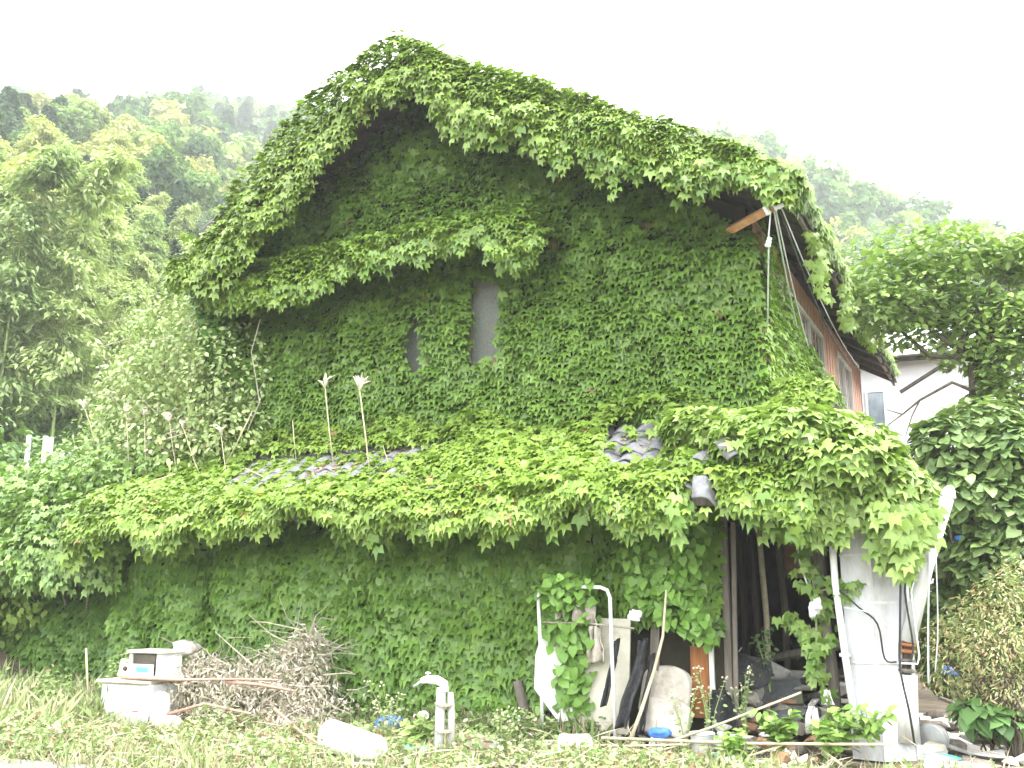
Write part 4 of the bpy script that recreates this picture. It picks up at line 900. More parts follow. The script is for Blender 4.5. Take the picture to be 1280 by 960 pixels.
MB().tube([(1.86, -.4, .82), (1.89, -.4, 1.13)], .045, 8).build('joint', 'dark_wood', e, True)
for z in (.86, .95, 1.04, 1.1): MB().lathe((1.86 + (z - .82) * .1, -.4, z), [(.05, -.02), (.085, -.01), (.085, .01), (.05, .02)], 12, (.1, 0, 1)).build('insulator_disc', 'rust_wood' if z > 1 else 'old_wood', e, True)
MB().tube([(1.8, -.5, .93), (1.98, -.52, .93), (2.0, -.5, 1.0), (1.97, -.5, 1.6), (2.1, -.5, 2.0)], .009, 5).build('strap', 'clean_white', e)
MB().lathe((2.37, -.42, 2.52), [(.05, -.03), (.08, 0), (.05, .07), (.02, .1)], 10, (.35, 0, 1)).build('end_cap', 'clean_white', e, True)
e = empty('cable_bundle', (1.9, -.6, 0), 'black and pale cables trailing down the right face of the white duct', 'cables')
def cab(pts, r, mt, nm='cable'):
    P_ = [Vector(p) for p in pts]; out_ = []
    for i in range(len(P_) - 1):
        a0, a1, a2, a3 = P_[max(i - 1, 0)], P_[i], P_[i + 1], P_[min(i + 2, len(P_) - 1)]
        for k in range(4):
            t = k / 4; out_.append(.5 * ((2 * a1) + (a2 - a0) * t + (2 * a0 - 5 * a1 + 4 * a2 - a3) * t * t + (3 * a1 - a0 - 3 * a2 + a3) * t ** 3))
    out_.append(P_[-1]); return MB().tube(out_, r, 5).build(nm, mt, e, True)
cab([(1.84, -.6, 2.4), (1.9, -.6, 1.95), (1.86, -.62, 1.3), (1.83, -.62, .9), (1.88, -.6, .5), (1.9, -.55, .2)], .012, 'cable')
cab([(1.9, -.6, 2.4), (1.97, -.55, 1.9), (1.92, -.56, 1.6), (1.95, -.5, 1.1), (1.9, -.5, .9)], .01, 'cable')
cab([(1.8, -.6, 2.2), (1.92, -.6, 2.05), (1.97, -.6, 1.8), (1.93, -.6, 1.75)], .01, 'cable')
cab([(1.32, -.6, 1.62), (1.5, -.64, 1.45), (1.66, -.66, 1.3), (1.7, -.64, .98), (1.8, -.6, .95)], .009, 'cable')
cab([(1.35, -.6, 1.45), (1.6, -.66, 1.4), (1.85, -.62, 1.2)], .006, 'pale_cable')
cab([(2.16, -.5, 1.95), (2.1, -.5, 1.3), (2.06, -.5, .75)], .009, 'pale_cable')
cab([(2.22, -.4, 2.1), (2.18, -.4, 1.3), (2.12, -.4, .85)], .006, 'pale_cable')
cab([(.93, -.35, 2.5), (.9, -.35, 2.0), (.95, -.36, 1.75), (1.0, -.36, 1.6)], .008, 'pale_cable')

def shard(c, d, seed, mt, name, label, cat, group=None):
    rg = np.random.default_rng(seed); bm = bmesh.new()
    for p in rg.uniform(-1, 1, (13, 3)): bm.verts.new(Vector(c) + Vector(p * np.array(d)))
    bmesh.ops.convex_hull(bm, input=bm.verts); bmesh.ops.delete(bm, geom=[v for v in bm.verts if not v.link_faces], context='VERTS')
    bmesh.ops.bevel(bm, geom=bm.edges[:], offset=.006, segments=1, affect='EDGES'); bm.verts.index_update()
    m = MB().add([v.co.copy() for v in bm.verts], [[v.index for v in f.verts] for f in bm.faces]); bm.free()
    return one(name, mt, label, cat, m, group)
# cloths, hanging things by the doorway
def rag(c, d, seed, name, mt, label, cat, n=12):
    rg0 = lambda u, v: vn(P3([u * 3 + seed, u * 3 + 9, u * 3], [v * 3, v * 3 + seed, v * 3 + 5], 1.5 + seed), 1, 2)
    def fn(u, v):
        w = .5 + .5 * v; x = (u - .5) * d[0] * (w if d[2] > 0 else 1); z = -v * abs(d[2]) - .1 * abs(u - .5) * abs(d[2])
        k = rg0(u, v); return (c[0] + x * (1 - .3 * v * math.sin(seed + 1)) + .25 * d[0] * (k[0] - .5), c[1] + d[1] * (.5 * math.sin(u * 11 + v * 3 + seed) + (k[1] - .5) * 1.5), c[2] + z + .35 * d[0] * (k[2] - .5))
    return one(name, mt, label, cat, MB().sheet(fn, n, n, .008), smooth=True)
RAG1 = (1.06, -.5, 1.45)
rag((1.12, -.46, .66), (.1, .05, .14), 4, 'rag', 'white_cloth', 'tattered pale rag low on the right side of the porch post', 'rag')
rag((1.0, -.65, .52), (.16, .06, .26), 2, 'plastic_bag', 'white_foam', 'white plastic bag slumped at the foot of the porch post', 'bag')
# ------------------------------------------------------------------ white rail frame and leaning boards
e = empty('rail_frame', (-1.5, -.7, 0), 'white tubular frame with rounded corners standing before the vine', 'frame')
pts = [(-1.86, -.7, .0), (-1.87, -.7, .9), (-1.9, -.7, 1.55), (-1.87, -.7, 1.62), (-1.8, -.7, 1.66), (-1.4, -.7, 1.655), (-1.16, -.7, 1.65), (-1.08, -.7, 1.62), (-1.05, -.7, 1.54), (-1.04, -.7, .9), (-1.02, -.7, .0)]
MB().tube(pts, .021, 8).build('hoop', 'clean_white', e, True)
MB().tube([(-1.86, -.66, 1.27), (-1.35, -.66, 1.27), (-.8, -.66, 1.22)], .011, 6).build('cross_rod', 'grey_twig', e, True)
one('leaning_board', 'cream', 'tall cream board propped upright behind the white rail frame', 'board', MB().box((-1.3, -.45, .72), (.72, .03, 1.2), (rad(-5), rad(1), .04), bev=.005))
one('leaning_board', 'white_paint', 'broken white board leaning half hidden in vine left of the cream board', 'board',
    MB().add([(x, y, z) for y in (-.56, -.53) for x, z in ((-2.02, .55), (-2.0, .92), (-1.9, 1.2), (-1.72, 1.25), (-1.62, .8), (-1.55, .25), (-1.72, .2))], [(6, 5, 4, 3, 2, 1, 0), (7, 8, 9, 10, 11, 12, 13)] + [(i, (i + 1) % 7, (i + 1) % 7 + 7, i + 7) for i in range(7)]))
def lump(c, d, seed, mt, name, label, cat, amp=.18, sub=3, rot=(0, 0, 0), group=None, pw=.8):
    if 'cloth' in mt: amp *= 1.5
    bm = bmesh.new(); bmesh.ops.create_icosphere(bm, subdivisions=sub, radius=1); v = np.array([x.co[:] for x in bm.verts]); n_ = vn(v + seed * 3.1, 1.5, 4)
    if 'cloth' in mt: n_ = n_ + .1 * np.sin(v[:, 0] * 9 + v[:, 2] * 4 + seed)
    v = v * (1 + (n_ - .5) * 2 * amp)[:, None]; v = np.sign(v) * np.abs(v) ** pw; M = Euler(rot).to_matrix()
    m = MB().add([Vector(c) + M @ Vector(p * np.array(d)) for p in v], [[x.index for x in f.verts] for f in bm.faces]); bm.free()
    return one(name, mt, label, cat, m, group, smooth=sub > 2)
rag((-1.64, -.64, 1.58), (.17, .1, .26), 1, 'cloth_bundle', 'beige_cloth', 'smaller brown cloth bundle hung on the left of the rail', 'bundle')
rag((-1.36, -.64, 1.56), (.3, .12, .3), 2, 'cloth_bundle', 'beige_cloth', 'larger grey brown cloth bundle slung over the rail rod', 'bundle')
rag((-1.26, -.6, 1.25), (.2, .1, .38), 3, 'cloth_bundle', 'beige_cloth', 'drab cloth bundle hanging beneath the rail rod', 'bundle')
lump((-.8, -.64, 1.36), (.07, .03, .06), 5, 'white_cloth', 'paper_scrap', 'scrap of white paper caught in vine right of the rail', 'scrap', .5)
def strip(pts, w, mt, name, label, cat, th=.012):
    P_ = [Vector(p) for p in pts]
    def fn(u, v):
        k = min(int(u * (len(P_) - 1)), len(P_) - 2); t = u * (len(P_) - 1) - k; p = P_[k].lerp(P_[k + 1], t)
        ww = w * (1 - .5 * abs(u - .5)); return (p.x + (v - .5) * ww, p.y + .05 * math.sin(v * 7 + u * 5), p.z + (v - .5) * .03)
    return one(name, mt, label, cat, MB().sheet(fn, 12, 5, th), smooth=True)
strip([(-1.0, -.64, 1.1), (-1.08, -.66, .75), (-1.14, -.68, .42)], .07, 'black_cloth', 'black_cloth', 'narrow black cloth strip hanging down the cream board', 'cloth')
strip([(-.72, -.58, 1.1), (-.8, -.62, .8), (-.9, -.66, .5), (-.95, -.68, .2)], .13, 'black_cloth', 'black_umbrella', 'closed black umbrella leaning right of the cream board', 'umbrella', .03)
strip([(-.66, -.5, .95), (-.74, -.55, .5), (-.76, -.6, .15)], .08, 'black_cloth', 'black_cloth', 'wider black cloth drooping behind the black umbrella', 'cloth')
one('grey_plank', 'old_wood', 'weathered upright plank between cream board and folded mattress', 'plank', MB().box((-.7, -.3, .85), (.1, .03, 1.2), (rad(-3), rad(2), 0), bev=.004))
# folded mattress
e = empty('folded_mattress', (-.58, -.28, .1), 'beige mattress folded over and slumped against the wall', 'mattress')
def cushion(c, d, rot, seed):
    bm = bmesh.new(); bmesh.ops.create_icosphere(bm, subdivisions=4, radius=1); v = np.array([x.co[:] for x in bm.verts]); v = np.sign(v) * np.abs(v) ** .42
    v = v * (1 + (vn(v + seed, 1.6, 3) - .5) * .16)[:, None]; v[:, 2] -= .22 * v[:, 0] ** 2; v[:, 1] += .25 * np.sin(v[:, 0] * 4 + v[:, 2] * 3); M = Euler(rot).to_matrix()
    m = MB().add([Vector(c) + M @ Vector(p * np.array(d)) for p in v], [[x.index for x in f.verts] for f in bm.faces]); bm.free(); return m
cushion((-.58, -.3, .56), (.27, .07, .27), (rad(-12), rad(6), 0), 1).build('upper_fold', 'beige_cloth', e, True); cushion((-.54, -.42, .3), (.26, .09, .2), (rad(-30), rad(10), 0), 5).build('lower_fold', 'beige_cloth', e, True)
one('leaning_branch', 'straw', 'pale curved branch leaning against the vine right of the rail', 'branch', MB().tube([(-.8, -.95, .05), (-.68, -.85, .4), (-.56, -.75, .8), (-.47, -.7, 1.15), (-.42, -.7, 1.62)], [.022, .02, .018, .015, .011], 7), smooth=True)
one('wooden_post', 'old_wood', 'short slanted wooden post poking from the ivy left of the white boards', 'post', MB().tube([(-2.2, -.3, -.05), (-2.27, -.3, .3), (-2.36, -.28, .6)], [.065, .06, .055], 8), smooth=True)

# ------------------------------------------------------------------ yard junk
e = empty('washing_machine', (-7.2, -1.4, 0), 'stained white twin tub washing machine body in the weeds at left', 'washer')
MB().box((-7.2, -1.25, .23), (.84, .5, .5), (0, 0, 0), bev=.025).build('body', 'white_enamel', e)
MB().box((-7.25, -1.27, .5), (.87, .53, .035), bev=.012).build('lid', 'cream', e)
MB().box((-7.42, -1.1, .63), (.56, .13, .22), (rad(-12), 0, 0), bev=.015).build('control_panel', 'cream', e)
for k in range(3): MB().lathe((-7.56 + k * .14, -1.18, .63), [(.03, 0), (.028, .02), (.012, .03)], 10, (0, -1, .2)).build('knob', 'dark_wood', e, True)
MB().box((-6.93, -1.505, .3), (.3, .01, .1)).build('name_plate', 'white_paint', e)
for k, (x, z, w_) in enumerate(((-7.0, .16, .1), (-6.9, .34, .06), (-7.35, .06, .05), (-7.25, .05, .04))): MB().box((x, -1.503, z), (w_, .006, .012)).build('scratch', 'rust_wood', e)
e = empty('small_cabinet', (-6.93, -1.35, .52), 'small white box with a dark window set on the old washer', 'cabinet')
MB().box((-6.93, -1.3, .565), (.56, .36, .04), bev=.006).build('base', 'white_enamel', e)
MB().box((-6.93, -1.3, .87), (.6, .4, .035), bev=.008).build('top', 'cream', e)
for x in (-7.18, -6.7): MB().box((x, -1.3, .72), (.05 if x < -7 else .09, .34, .262)).build('side', 'white_enamel', e)
MB().box((-6.97, -1.14, .72), (.4, .02, .262)).build('back', 'brown_card', e)
MB().box((-6.97, -1.47, .655), (.37, .02, .13), bev=.004).build('door', 'white_enamel', e)
MB().box((-6.97, -1.44, .78), (.37, .012, .12)).build('window_pane', 'screen', e)
MB().box((-6.96, -1.483, .655), (.2, .004, .06)).build('sticker', 'teal_plastic', e)
lump((-6.6, -1.5, .2), (.12, .1, .22), 9, 'grey_panel', 'plastic_drum', 'dull grey plastic drum wedged right of the washer', 'drum', .12)
lump((-6.4, -1.6, .08), (.2, .12, .07), 10, 'white_foam', 'foam_scrap', 'crumpled white scrap lying at the right foot of the washer', 'scrap', .3)
lump((-7.0, -.7, .88), (.2, .1, .1), 12, 'beige_cloth', 'cloth_bundle', 'faded cloth heap behind the small cabinet', 'bundle', .35)
# brush pile
OVALN = (OVAL[0] * np.array([.5, 1, 1.6]), OVAL[1])
cs = [(-5.4, -.8, .5, .7, .4, .4), (-6.1, -.9, .38, .8, .4, .34), (-4.85, -1.0, .3, .5, .35, .28), (-4.95, -.8, .72, .26, .25, .42), (-6.3, -.8, .55, .6, .3, .3), (-6.8, -.95, .3, .4, .3, .28), (-5.0, -.8, .45, .35, .35, .45), (-6.5, -.9, .42, .5, .35, .3), (-5.0, -.7, .95, .22, .2, .26), (-5.5, -1.1, .15, .9, .4, .22), (-4.75, -1.2, .15, .4, .3, .18), (-5.35, -.7, .85, .25, .2, .22), (-6.6, -.8, .65, .3, .2, .15)]
e = empty('brush_pile', (-5.5, -.9, 0), 'heap of cut branches with withered brown leaves before the ivy wall', 'brush pile')
m = MB()
for k in range(300):
    c = cs[R.integers(0, len(cs))]; a = np.array(c[:3]) + R.normal(0, .6, 3) * np.array(c[3:]); d = unit(R.normal(size=3) * np.array([1, .5, .45])); L = R.uniform(.3, .75); a[2] = max(a[2], .05)
    w_ = R.uniform(.5, 1); m.tube([a, a + d * L * .5 + R.normal(0, .05, 3), a + d * L], [.011 * w_, .008 * w_, .003], 3)
o = m.build('branches', 'grey_twig', e); o['kind'] = 'stuff'
A = blob_leaves(cs, 6800, (.05, .1), outn=.3, upn=.2, down=1.2, na=.5, ns=2, shell=(.1, 1.2), j=.8); kk = A[0][:, 2] > .02; A = [a[kk] for a in A]
V_, F_ = leaf_arrays(OVALN, *A[:4]); o = np_obj('withered_leaves', np_mesh('withered_leaves', V_ , F_, np.repeat(tints(len(A[0]), (.4, .35, .28), (.6, .54, .46), (.34, .35, .22), .15), len(OVALN[0]), 0), DRYLEAF), e); o['kind'] = 'stuff'
for i, (p, lb) in enumerate(((((-7.15, -1.62, .56), (-6.2, -1.6, .57), (-5.4, -1.5, .6), (-4.9, -1.4, .6)), 'long reddish pole lying level across washer and brush pile'),
    (((-5.6, -1.5, .56), (-5.1, -1.5, .55), (-4.6, -1.5, .5)), 'reddish pole forking below the long level pole'),
    (((-4.7, -1.7, .32), (-4.2, -1.9, .14), (-3.6, -2.25, .04)), 'reddish stick running down from the pile to the white tank'),
    (((-4.9, -1.9, .1), (-4.2, -2.1, .06), (-3.5, -2.3, .0)), 'lowest reddish stick half hidden in grass by the white tank'),
    (((-6.6, -1.5, .12), (-5.9, -1.5, .3), (-5.2, -1.5, .22)), 'arched brown branch across the front of the brush pile'))):
    one('fallen_pole', 'red_stick', lb, 'pole', MB().tube(p, [.02, .018, .014, .012][:len(p)], 6), smooth=True)
# lying white tank
e = empty('water_tank', (-3.15, -2.55, 0), 'white cylindrical tank lying on its side in the grass', 'tank')
MB().lathe((-3.38, -2.5, .22), [(.02, -.01), (.13, 0), (.15, .02), (.152, .3), (.15, .68), (.12, .72), (.02, .74)], 20, (.97, -.2, -.16)).build('shell', 'clean_white', e, True)
MB().lathe((-3.395, -2.495, .222), [(.11, 0), (.115, .008), (.1, .012)], 20, (-.97, .2, .16)).build('end_rim', 'grey_panel', e, True)
# standpipe
e = empty('standpipe', (-2.35, -2.0, 0), 'white lagged standpipe with a tap bent over at its top', 'standpipe')
MB().tube([(-2.4, -2.0, -.1), (-2.385, -2.0, .5), (-2.375, -2.0, .66)], .048, 12).build('upright', 'clean_white', e, True)
MB().tube([(-2.33, -2.0, .62), (-2.35, -2.0, .7), (-2.43, -2.0, .735), (-2.55, -2.01, .735), (-2.6, -2.01, .72)], [.038, .045, .045, .038, .03], 10).build('bent_top', 'white_cloth', e, True)
MB().tube([(-2.6, -2.01, .72), (-2.66, -2.02, .68), (-2.69, -2.02, .66)], [.014, .012, .015], 8).build('spout', 'alu', e, True)
MB().lathe((-2.53, -2.01, .77), [(.008, 0), (.008, .02), (.03, .025), (.03, .035), (.005, .04)], 8).build('tap_handle', 'clean_white', e, True)
MB().tube([(-2.26, -1.98, -.1), (-2.275, -1.98, .5), (-2.285, -1.98, .62)], [.036, .036, .03], 8).build('support_post', 'concrete', e, True)
for z in (.25, .5): MB().lathe((-2.34, -2.0, z), [(.085, -.012), (.095, -.01), (.095, .01), (.085, .012)], 12).build('strap', 'grey_twig', e)
lump((-3.66, -.95, .12), (.17, .12, .1), 21, 'blue_plastic', 'blue_bag', 'crumpled blue plastic bag lying at the foot of the ivy wall', 'bag', .35)
lump((-2.62, -2.1, .04), (.14, .1, .08), 22, 'teal_plastic', 'teal_hose', 'tangled turquoise plastic by the foot of the standpipe', 'plastic', .5)
lump((-3.0, -1.3, .3), (.06, .03, .04), 23, 'white_cloth', 'paper_scrap', 'scrap of pale paper on the weeds left of the standpipe', 'scrap', .4)
e = empty('plastic_crate', (-2.0, -1.8, 0), 'pale mossy box with a rounded lid right of the standpipe', 'box')
MB().box((-2.03, -1.75, .04), (.34, .26, .26), (0, .04, .1), bev=.03).build('body', 'white_foam', e); MB().tube([(-2.2, -1.88, .17), (-2.03, -1.9, .21), (-1.86, -1.87, .17)], .022, 8).build('rim', 'straw', e, True)
e = empty('white_bucket', (-1.05, -1.4, 0), 'white bucket tipped on its side below the cream board', 'bucket')
MB().lathe((-1.3, -1.45, .07), [(.14, 0), (.145, .01), (.125, .28), (.11, .29)], 18, (.93, .1, .12)).build('shell', 'cream', e, True)
MB().lathe((-1.3, -1.45, .07), [(.125, -.004), (.15, -.002), (.152, .02), (.146, .024)], 18, (.93, .1, .12)).build('rim', 'clean_white', e, True)
e = empty('plastic_pail', (-.02, -.95, 0), 'upright translucent white pail among the debris before the doorway', 'pail')
MB().lathe((-.02, -.95, -.02), [(.09, 0), (.1, .02), (.115, .24), (.12, .245), (.105, .25)], 16).build('shell', 'clean_white', e, True); MB().lathe((-.02, -.95, .225), [(.12, 0), (.128, .005), (.128, .02), (.12, .025)], 16).build('rim', 'grey_panel', e, True)
for i, (p, q, r, mt, lb) in enumerate((((-1.0, -1.15, .16), (1.75, -1.1, .26), .017, 'straw', 'longest pale bamboo cane lying level in front of the doorway'),
    ((-.75, -1.2, .0), (.95, -.9, .66), .014, 'straw', 'bamboo cane slanting up across the dark doorway'),
    ((-1.4, -1.3, .1), (-.1, -1.2, .16), .012, 'straw', 'thin cane lying in grass between white bucket and pail'),
    ((-.9, -1.3, -.02), (-.2, -1.2, .14), .013, 'straw', 'short cane angled below the long level cane'),
    ((.2, -1.15, .02), (.8, -1.1, .2), .012, 'straw', 'short cane leaning on the long cane near the leafy seedling'))):
    m_ = Vector(p).lerp(Vector(q), .5) + Vector((0, 0, -.02)); one('bamboo_cane', mt, lb, 'cane', MB().tube([p, m_, q], [r, r * .9, r * .75], 6), smooth=True)
# doorway junk
shard((.38, .9, .68), (.2, .14, .15), 31, 'white_foam', 'foam_block', 'chunk of dirty white foam on the heap inside the doorway', 'foam')
one('grey_crate', 'grey_crate', 'dark grey flat case tilted up below the foam chunk in the doorway', 'case', MB().box((.42, .72, .48), (.48, .08, .3), (rad(-30), rad(-8), .1), bev=.015))
lump((.85, 1.2, .72), (.1, .06, .08), 32, 'white_foam', 'foam_scrap', 'small white scrap right of the foam chunk in the doorway', 'scrap', .3, 2)
e = empty('red_can', (.14, .6, .3), 'red and white drink can stuck in the doorway rubbish', 'can')
MB().lathe((.14, .6, .36), [(.03, 0), (.036, .01), (.036, .1), (.03, .115)], 12, (.2, 0, 1)).build('body', 'red_plastic', e, True); MB().lathe((.14, .6, .36), [(.0362, .035), (.037, .04), (.037, .07), (.0362, .075)], 12, (.2, 0, 1)).build('band', 'clean_white', e, True)
def umb(c, s, seed):
    def fn(u, v): a = u * 2.2 + .4; r_ = v * s * (1 + .12 * math.sin(u * 14)); return (c[0] + r_ * math.cos(a), c[1] - .3 * r_ + .04 * math.sin(u * 14), c[2] - r_ * math.sin(a) * .8 + .06 * math.cos(u * 14) * v)
    return MB().sheet(fn, 14, 5, .006)
e = empty('torn_umbrella', (-.05, .35, .4), 'torn dark umbrella collapsed at the left of the doorway', 'umbrella')
umb((-.05, .3, .98), .55, 1).build('canopy', 'black_cloth', e, True); MB().tube([(-.3, .2, .45), (.1, .35, 1.0)], .008, 5).build('shaft', 'alu', e); MB().tube([(-.28, .2, .5), (.35, .3, .75)], .006, 5).build('rib', 'alu', e)
rag((.02, -.3, .62), (.4, .12, .5), 36, 'plastic_sheet', 'black_cloth', 'crumpled dark sheet hanging low beside the rusty board', 'sheet')
junk = [((.0, .1, .2), (.08, .06, .05), 'blue_plastic', 'blue bottle scrap on the left of the doorway heap'), ((-.45, -.95, .22), (.12, .07, .05), 'blue_plastic', 'light blue plastic scrap lying before the mattress'),
        ((.25, -.1, .2), (.13, .08, .07), 'brown_card', 'crushed brown cardboard in front of the grey case'), ((.05, -.75, .15), (.1, .06, .05), 'white_foam', 'white tub lying left of the level cane'),
        ((.15, .4, .45), (.09, .07, .07), 'beige_cloth', 'pinkish cloth wad under the red can'), ((.8, .3, .3), (.2, .15, .14), 'dark_room', 'black plastic heap at the right of the doorway'),
        ((.9, -.1, .42), (.05, .04, .04), 'blue_plastic', 'tiny blue cap near the porch post foot'), ((.55, .35, .25), (.25, .2, .14), 'grey_crate', 'mossy grey lump in front of the dark heap'),
        ((-.55, -.8, .12), (.1, .06, .1), 'white_foam', 'torn white sack piece beside the leaning branch'), ((.75, -1.1, .06), (.14, .1, .1), 'brown_card', 'brown lump in front of the leafy seedling'),
        ((.95, -1.25, .08), (.1, .09, .11), 'cream', 'pale worn bag lying right of the brown lump'), ((-.35, -1.2, .04), (.12, .08, .06), 'rust_wood', 'rusty scrap under the crossed canes'),
        ((.15, -1.1, .05), (.07, .05, .04), 'teal_plastic', 'small turquoise scrap between the canes'), ((.3, -1.25, .04), (.1, .07, .06), 'white_cloth', 'crumpled pale paper under the level cane')]
for i, (c, d, mt, lb) in enumerate(junk): (shard(c, d, 40 + i, mt, 'litter', lb, 'litter') if i not in (1, 4) else lump(c, d, 40 + i, mt, 'litter', lb, 'litter', .5, 3))
for i in range(84):
    c = (R.uniform(-.1, 1.15), R.uniform(-.7, 1.4), R.uniform(.03, .12)); c = (c[0], c[1], c[2] + .33 * max(0, c[1] + .7) * R.uniform(.4, 1)); shard(c, R.uniform(.05, .17, 3) * np.array([1, 1, .6]), 70 + i, ('concrete', 'white_foam', 'old_wood', 'brown_card', 'concrete', 'cream')[i % 6], 'rubble_lump', ('pale grey', 'whitish', 'dark brown', 'ruddy brown', 'pale grey', 'cream coloured')[i % 6] + ' broken lump in the heap filling the doorway', 'rubble', 'rubble inside the doorway')
# rubble at the right
stones = [(2.05, 1.9, .15, .16), (2.25, 2.3, .15, .2), (1.95, .9, .1, .13), (2.3, 1.1, .08, .16), (2.5, 1.5, .1, .2), (2.15, .4, .08, .12), (2.7, 1.0, .1, .14), (2.0, 1.3, .25, .12), (2.45, .5, .05, .13), (2.65, .2, .05, .12), (1.85, .35, .1, .1), (2.35, 1.75, .2, .14), (2.8, 1.9, .1, .18), (2.1, -.1, .05, .1), (2.4, -.3, .03, .12), (1.7, -.95, .05, .1), (2.0, .6, .05, .09), (2.2, .8, .1, .1), (2.6, .7, .08, .08), (2.3, .0, .03, .07), (2.55, 1.2, .12, .1), (2.15, 1.5, .2, .11), (1.9, -.3, .04, .07), (2.05, -.6, .02, .08)]
for i, (x, y, z, s) in enumerate(stones): shard((x, y, z * .8), (s, s * .8, s * .6), 100 + i, ('concrete', 'white_foam', 'old_wood')[(0, 0, 1, 0, 2)[i % 5]], 'rubble_stone', ('angular grey stone in the rubble behind the white pole', 'angular grey stone in the rubble behind the white pole', 'whitish broken block in the rubble behind the white pole', 'angular grey stone in the rubble behind the white pole', 'brownish broken chunk in the rubble behind the white pole')[i % 5], 'stone', 'stones in the rubble right of the duct')
for i in range(46):
    x, y = R.uniform(1.75, 2.95), R.uniform(-.9, 2.4); s_ = R.uniform(.04, .12); k = i % 4
    shard((x, y, gz(x, y) + .05 + .1 * max(0, y) * R.uniform(.3, 1)), (s_ * 1.5, s_, s_ * .6), 700 + i, ('concrete', 'white_foam', 'cream', 'old_wood')[k], 'rubble_stone', ('small grey', 'small whitish', 'small cream coloured', 'small brown')[k] + ' fragment in the rubble between duct and orange bush', 'stone', 'stones in the rubble right of the duct')
one('broken_plank', 'old_wood', 'grey plank lying across the rubble behind the white pole', 'plank', MB().box((2.35, 1.5, .32), (.75, .09, .03), (0, rad(18), -.3), bev=.004))
one('broken_plank', 'white_paint', 'short whitish plank slanting in front of the rubble', 'plank', MB().box((2.15, .6, .14), (.5, .1, .03), (.2, rad(12), -.8), bev=.004))
one('slate_slab', 'roof_tile', 'flat grey slab lying on the rubble near the orange bush', 'slab', MB().box((2.45, 1.0, .22), (.4, .3, .03), (.25, rad(10), .4), bev=.006))
one('slate_slab', 'concrete', 'flat pale slab lying lowest in front of the rubble', 'slab', MB().box((2.3, .2, .1), (.42, .25, .03), (.15, rad(14), -.2), bev=.006))
e = empty('clay_pot', (1.98, .1, 0), 'grey round pot on its side at the base of the white pole', 'pot')
MB().lathe((2.0, .15, .16), [(.13, 0), (.15, .01), (.14, .03), (.12, .14), (.08, .2)], 16, (.35, .9, .15)).build('bowl', 'concrete', e, True); MB().lathe((2.0, .15, .16), [(.14, -.01), (.165, 0), (.165, .03), (.14, .035)], 16, (.35, .9, .15)).build('rim', 'alu', e, True)
lump((1.95, .02, .07), (.12, .08, .06), 140, 'white_foam', 'foam_scrap', 'white foam piece just in front of the round pot', 'scrap', .25, 2)
lump((2.1, -.2, .03), (.2, .1, .05), 141, 'teal_plastic', 'plastic_sheet', 'flattened pale turquoise sheet at the front of the rubble', 'sheet', .3, 2)
for (px, py, r_, sx, lb) in ((1200, 672, 13.2, .05, 'upper bright blue scrap showing through the big leaved shrub'), (1268, 705, 13.2, .07, 'blue scrap in the shrub near the right picture edge'), (1190, 838, 12.6, .08, 'dull blue sheet in shade under the big leaved shrub')):
    w_ = W(px, py, r_); shard(w_, (sx * 1.4, sx * .4, sx * .8), 150 + px, 'blue_plastic', 'blue_tarp', lb, 'tarp')

# ------------------------------------------------------------------ weeds and grass
def grass(name, label, n, xr, yr, hgt, c1, c2, acc, frac, thr=.35, tmpl=BLADE, wid=1.0, cat='grass'):
    x = R.uniform(*xr, n); y = R.uniform(*yr, n); d = vn(P3(x, y, 1), 1.4, 3); r_ = np.hypot(x - C2[0], y - C2[1]); k = (d > thr) & (r_ > 6); x, y, d = x[k], y[k], d[k]; n = len(x)
    s = R.uniform(*hgt, n) * (.5 + d); T = P3(0, 0, 1) + jitter(n, .75); N = jitter(n, 1) ; z = terrain(x, y) - .01
    V_, F_ = leaf_arrays((tmpl[0] * np.array([wid, 1, 1.5]), tmpl[1]), P3(x, y, z), N, T, s)
    o = np_obj(name, np_mesh(name, V_, F_, np.repeat(tints(n, c1, c2, acc, frac), len(tmpl[0]), 0), DRYLEAF)); return tag(o, label, cat, None, 'stuff')
grass('tall_grass', 'tall pale grass growing before the shed and washer at left', 14000, (-18, -7.3), (-4.2, -.1), (.2, .55), (.25, .34, .12), (.42, .47, .24), (.5, .43, .3), .25, .34, wid=.35)
grass('short_grass', 'short mixed grass and weeds along the front of the yard', 15000, (-8.5, 4.5), (-4.2, -.9), (.08, .24), (.22, .31, .1), (.4, .45, .22), (.5, .42, .3), .25, .36, wid=.45)
grass('short_grass', 'sparse grass at the foot of the ivy wall', 6000, (-7, -1.2), (-.95, -.1), (.1, .3), (.1, .19, .05), (.24, .3, .12), (.4, .33, .22), .25, .4, wid=.8)
def weeds(name, label, n, cs, size, c1, c2, acc, frac):
    A = blob_leaves(cs, n, size, upn=.9, outn=.3, na=.5, ns=2, shell=(.1, 1.1), j=.5); k = A[0][:, 2] > .0; A = [a[k] for a in A]
    V_, F_ = leaf_arrays(OVAL, *A[:4]); o = np_obj(name, np_mesh(name, V_, F_, np.repeat(tints(len(A[0]), c1, c2, acc, frac), len(OVAL[0]), 0), LEAF)); return tag(o, label, 'weeds', None, 'stuff')
weeds('ground_weeds', 'low leafy weeds with reddish tips spread over the front of the yard', 30000, [(x, R.uniform(-3.6, -1.3), .02, R.uniform(.15, .45), .25, R.uniform(.06, .24)) for x in np.linspace(-8.5, 2.6, 110)], (.035, .085), (.17, .27, .08), (.33, .42, .18), (.48, .31, .22), .2)
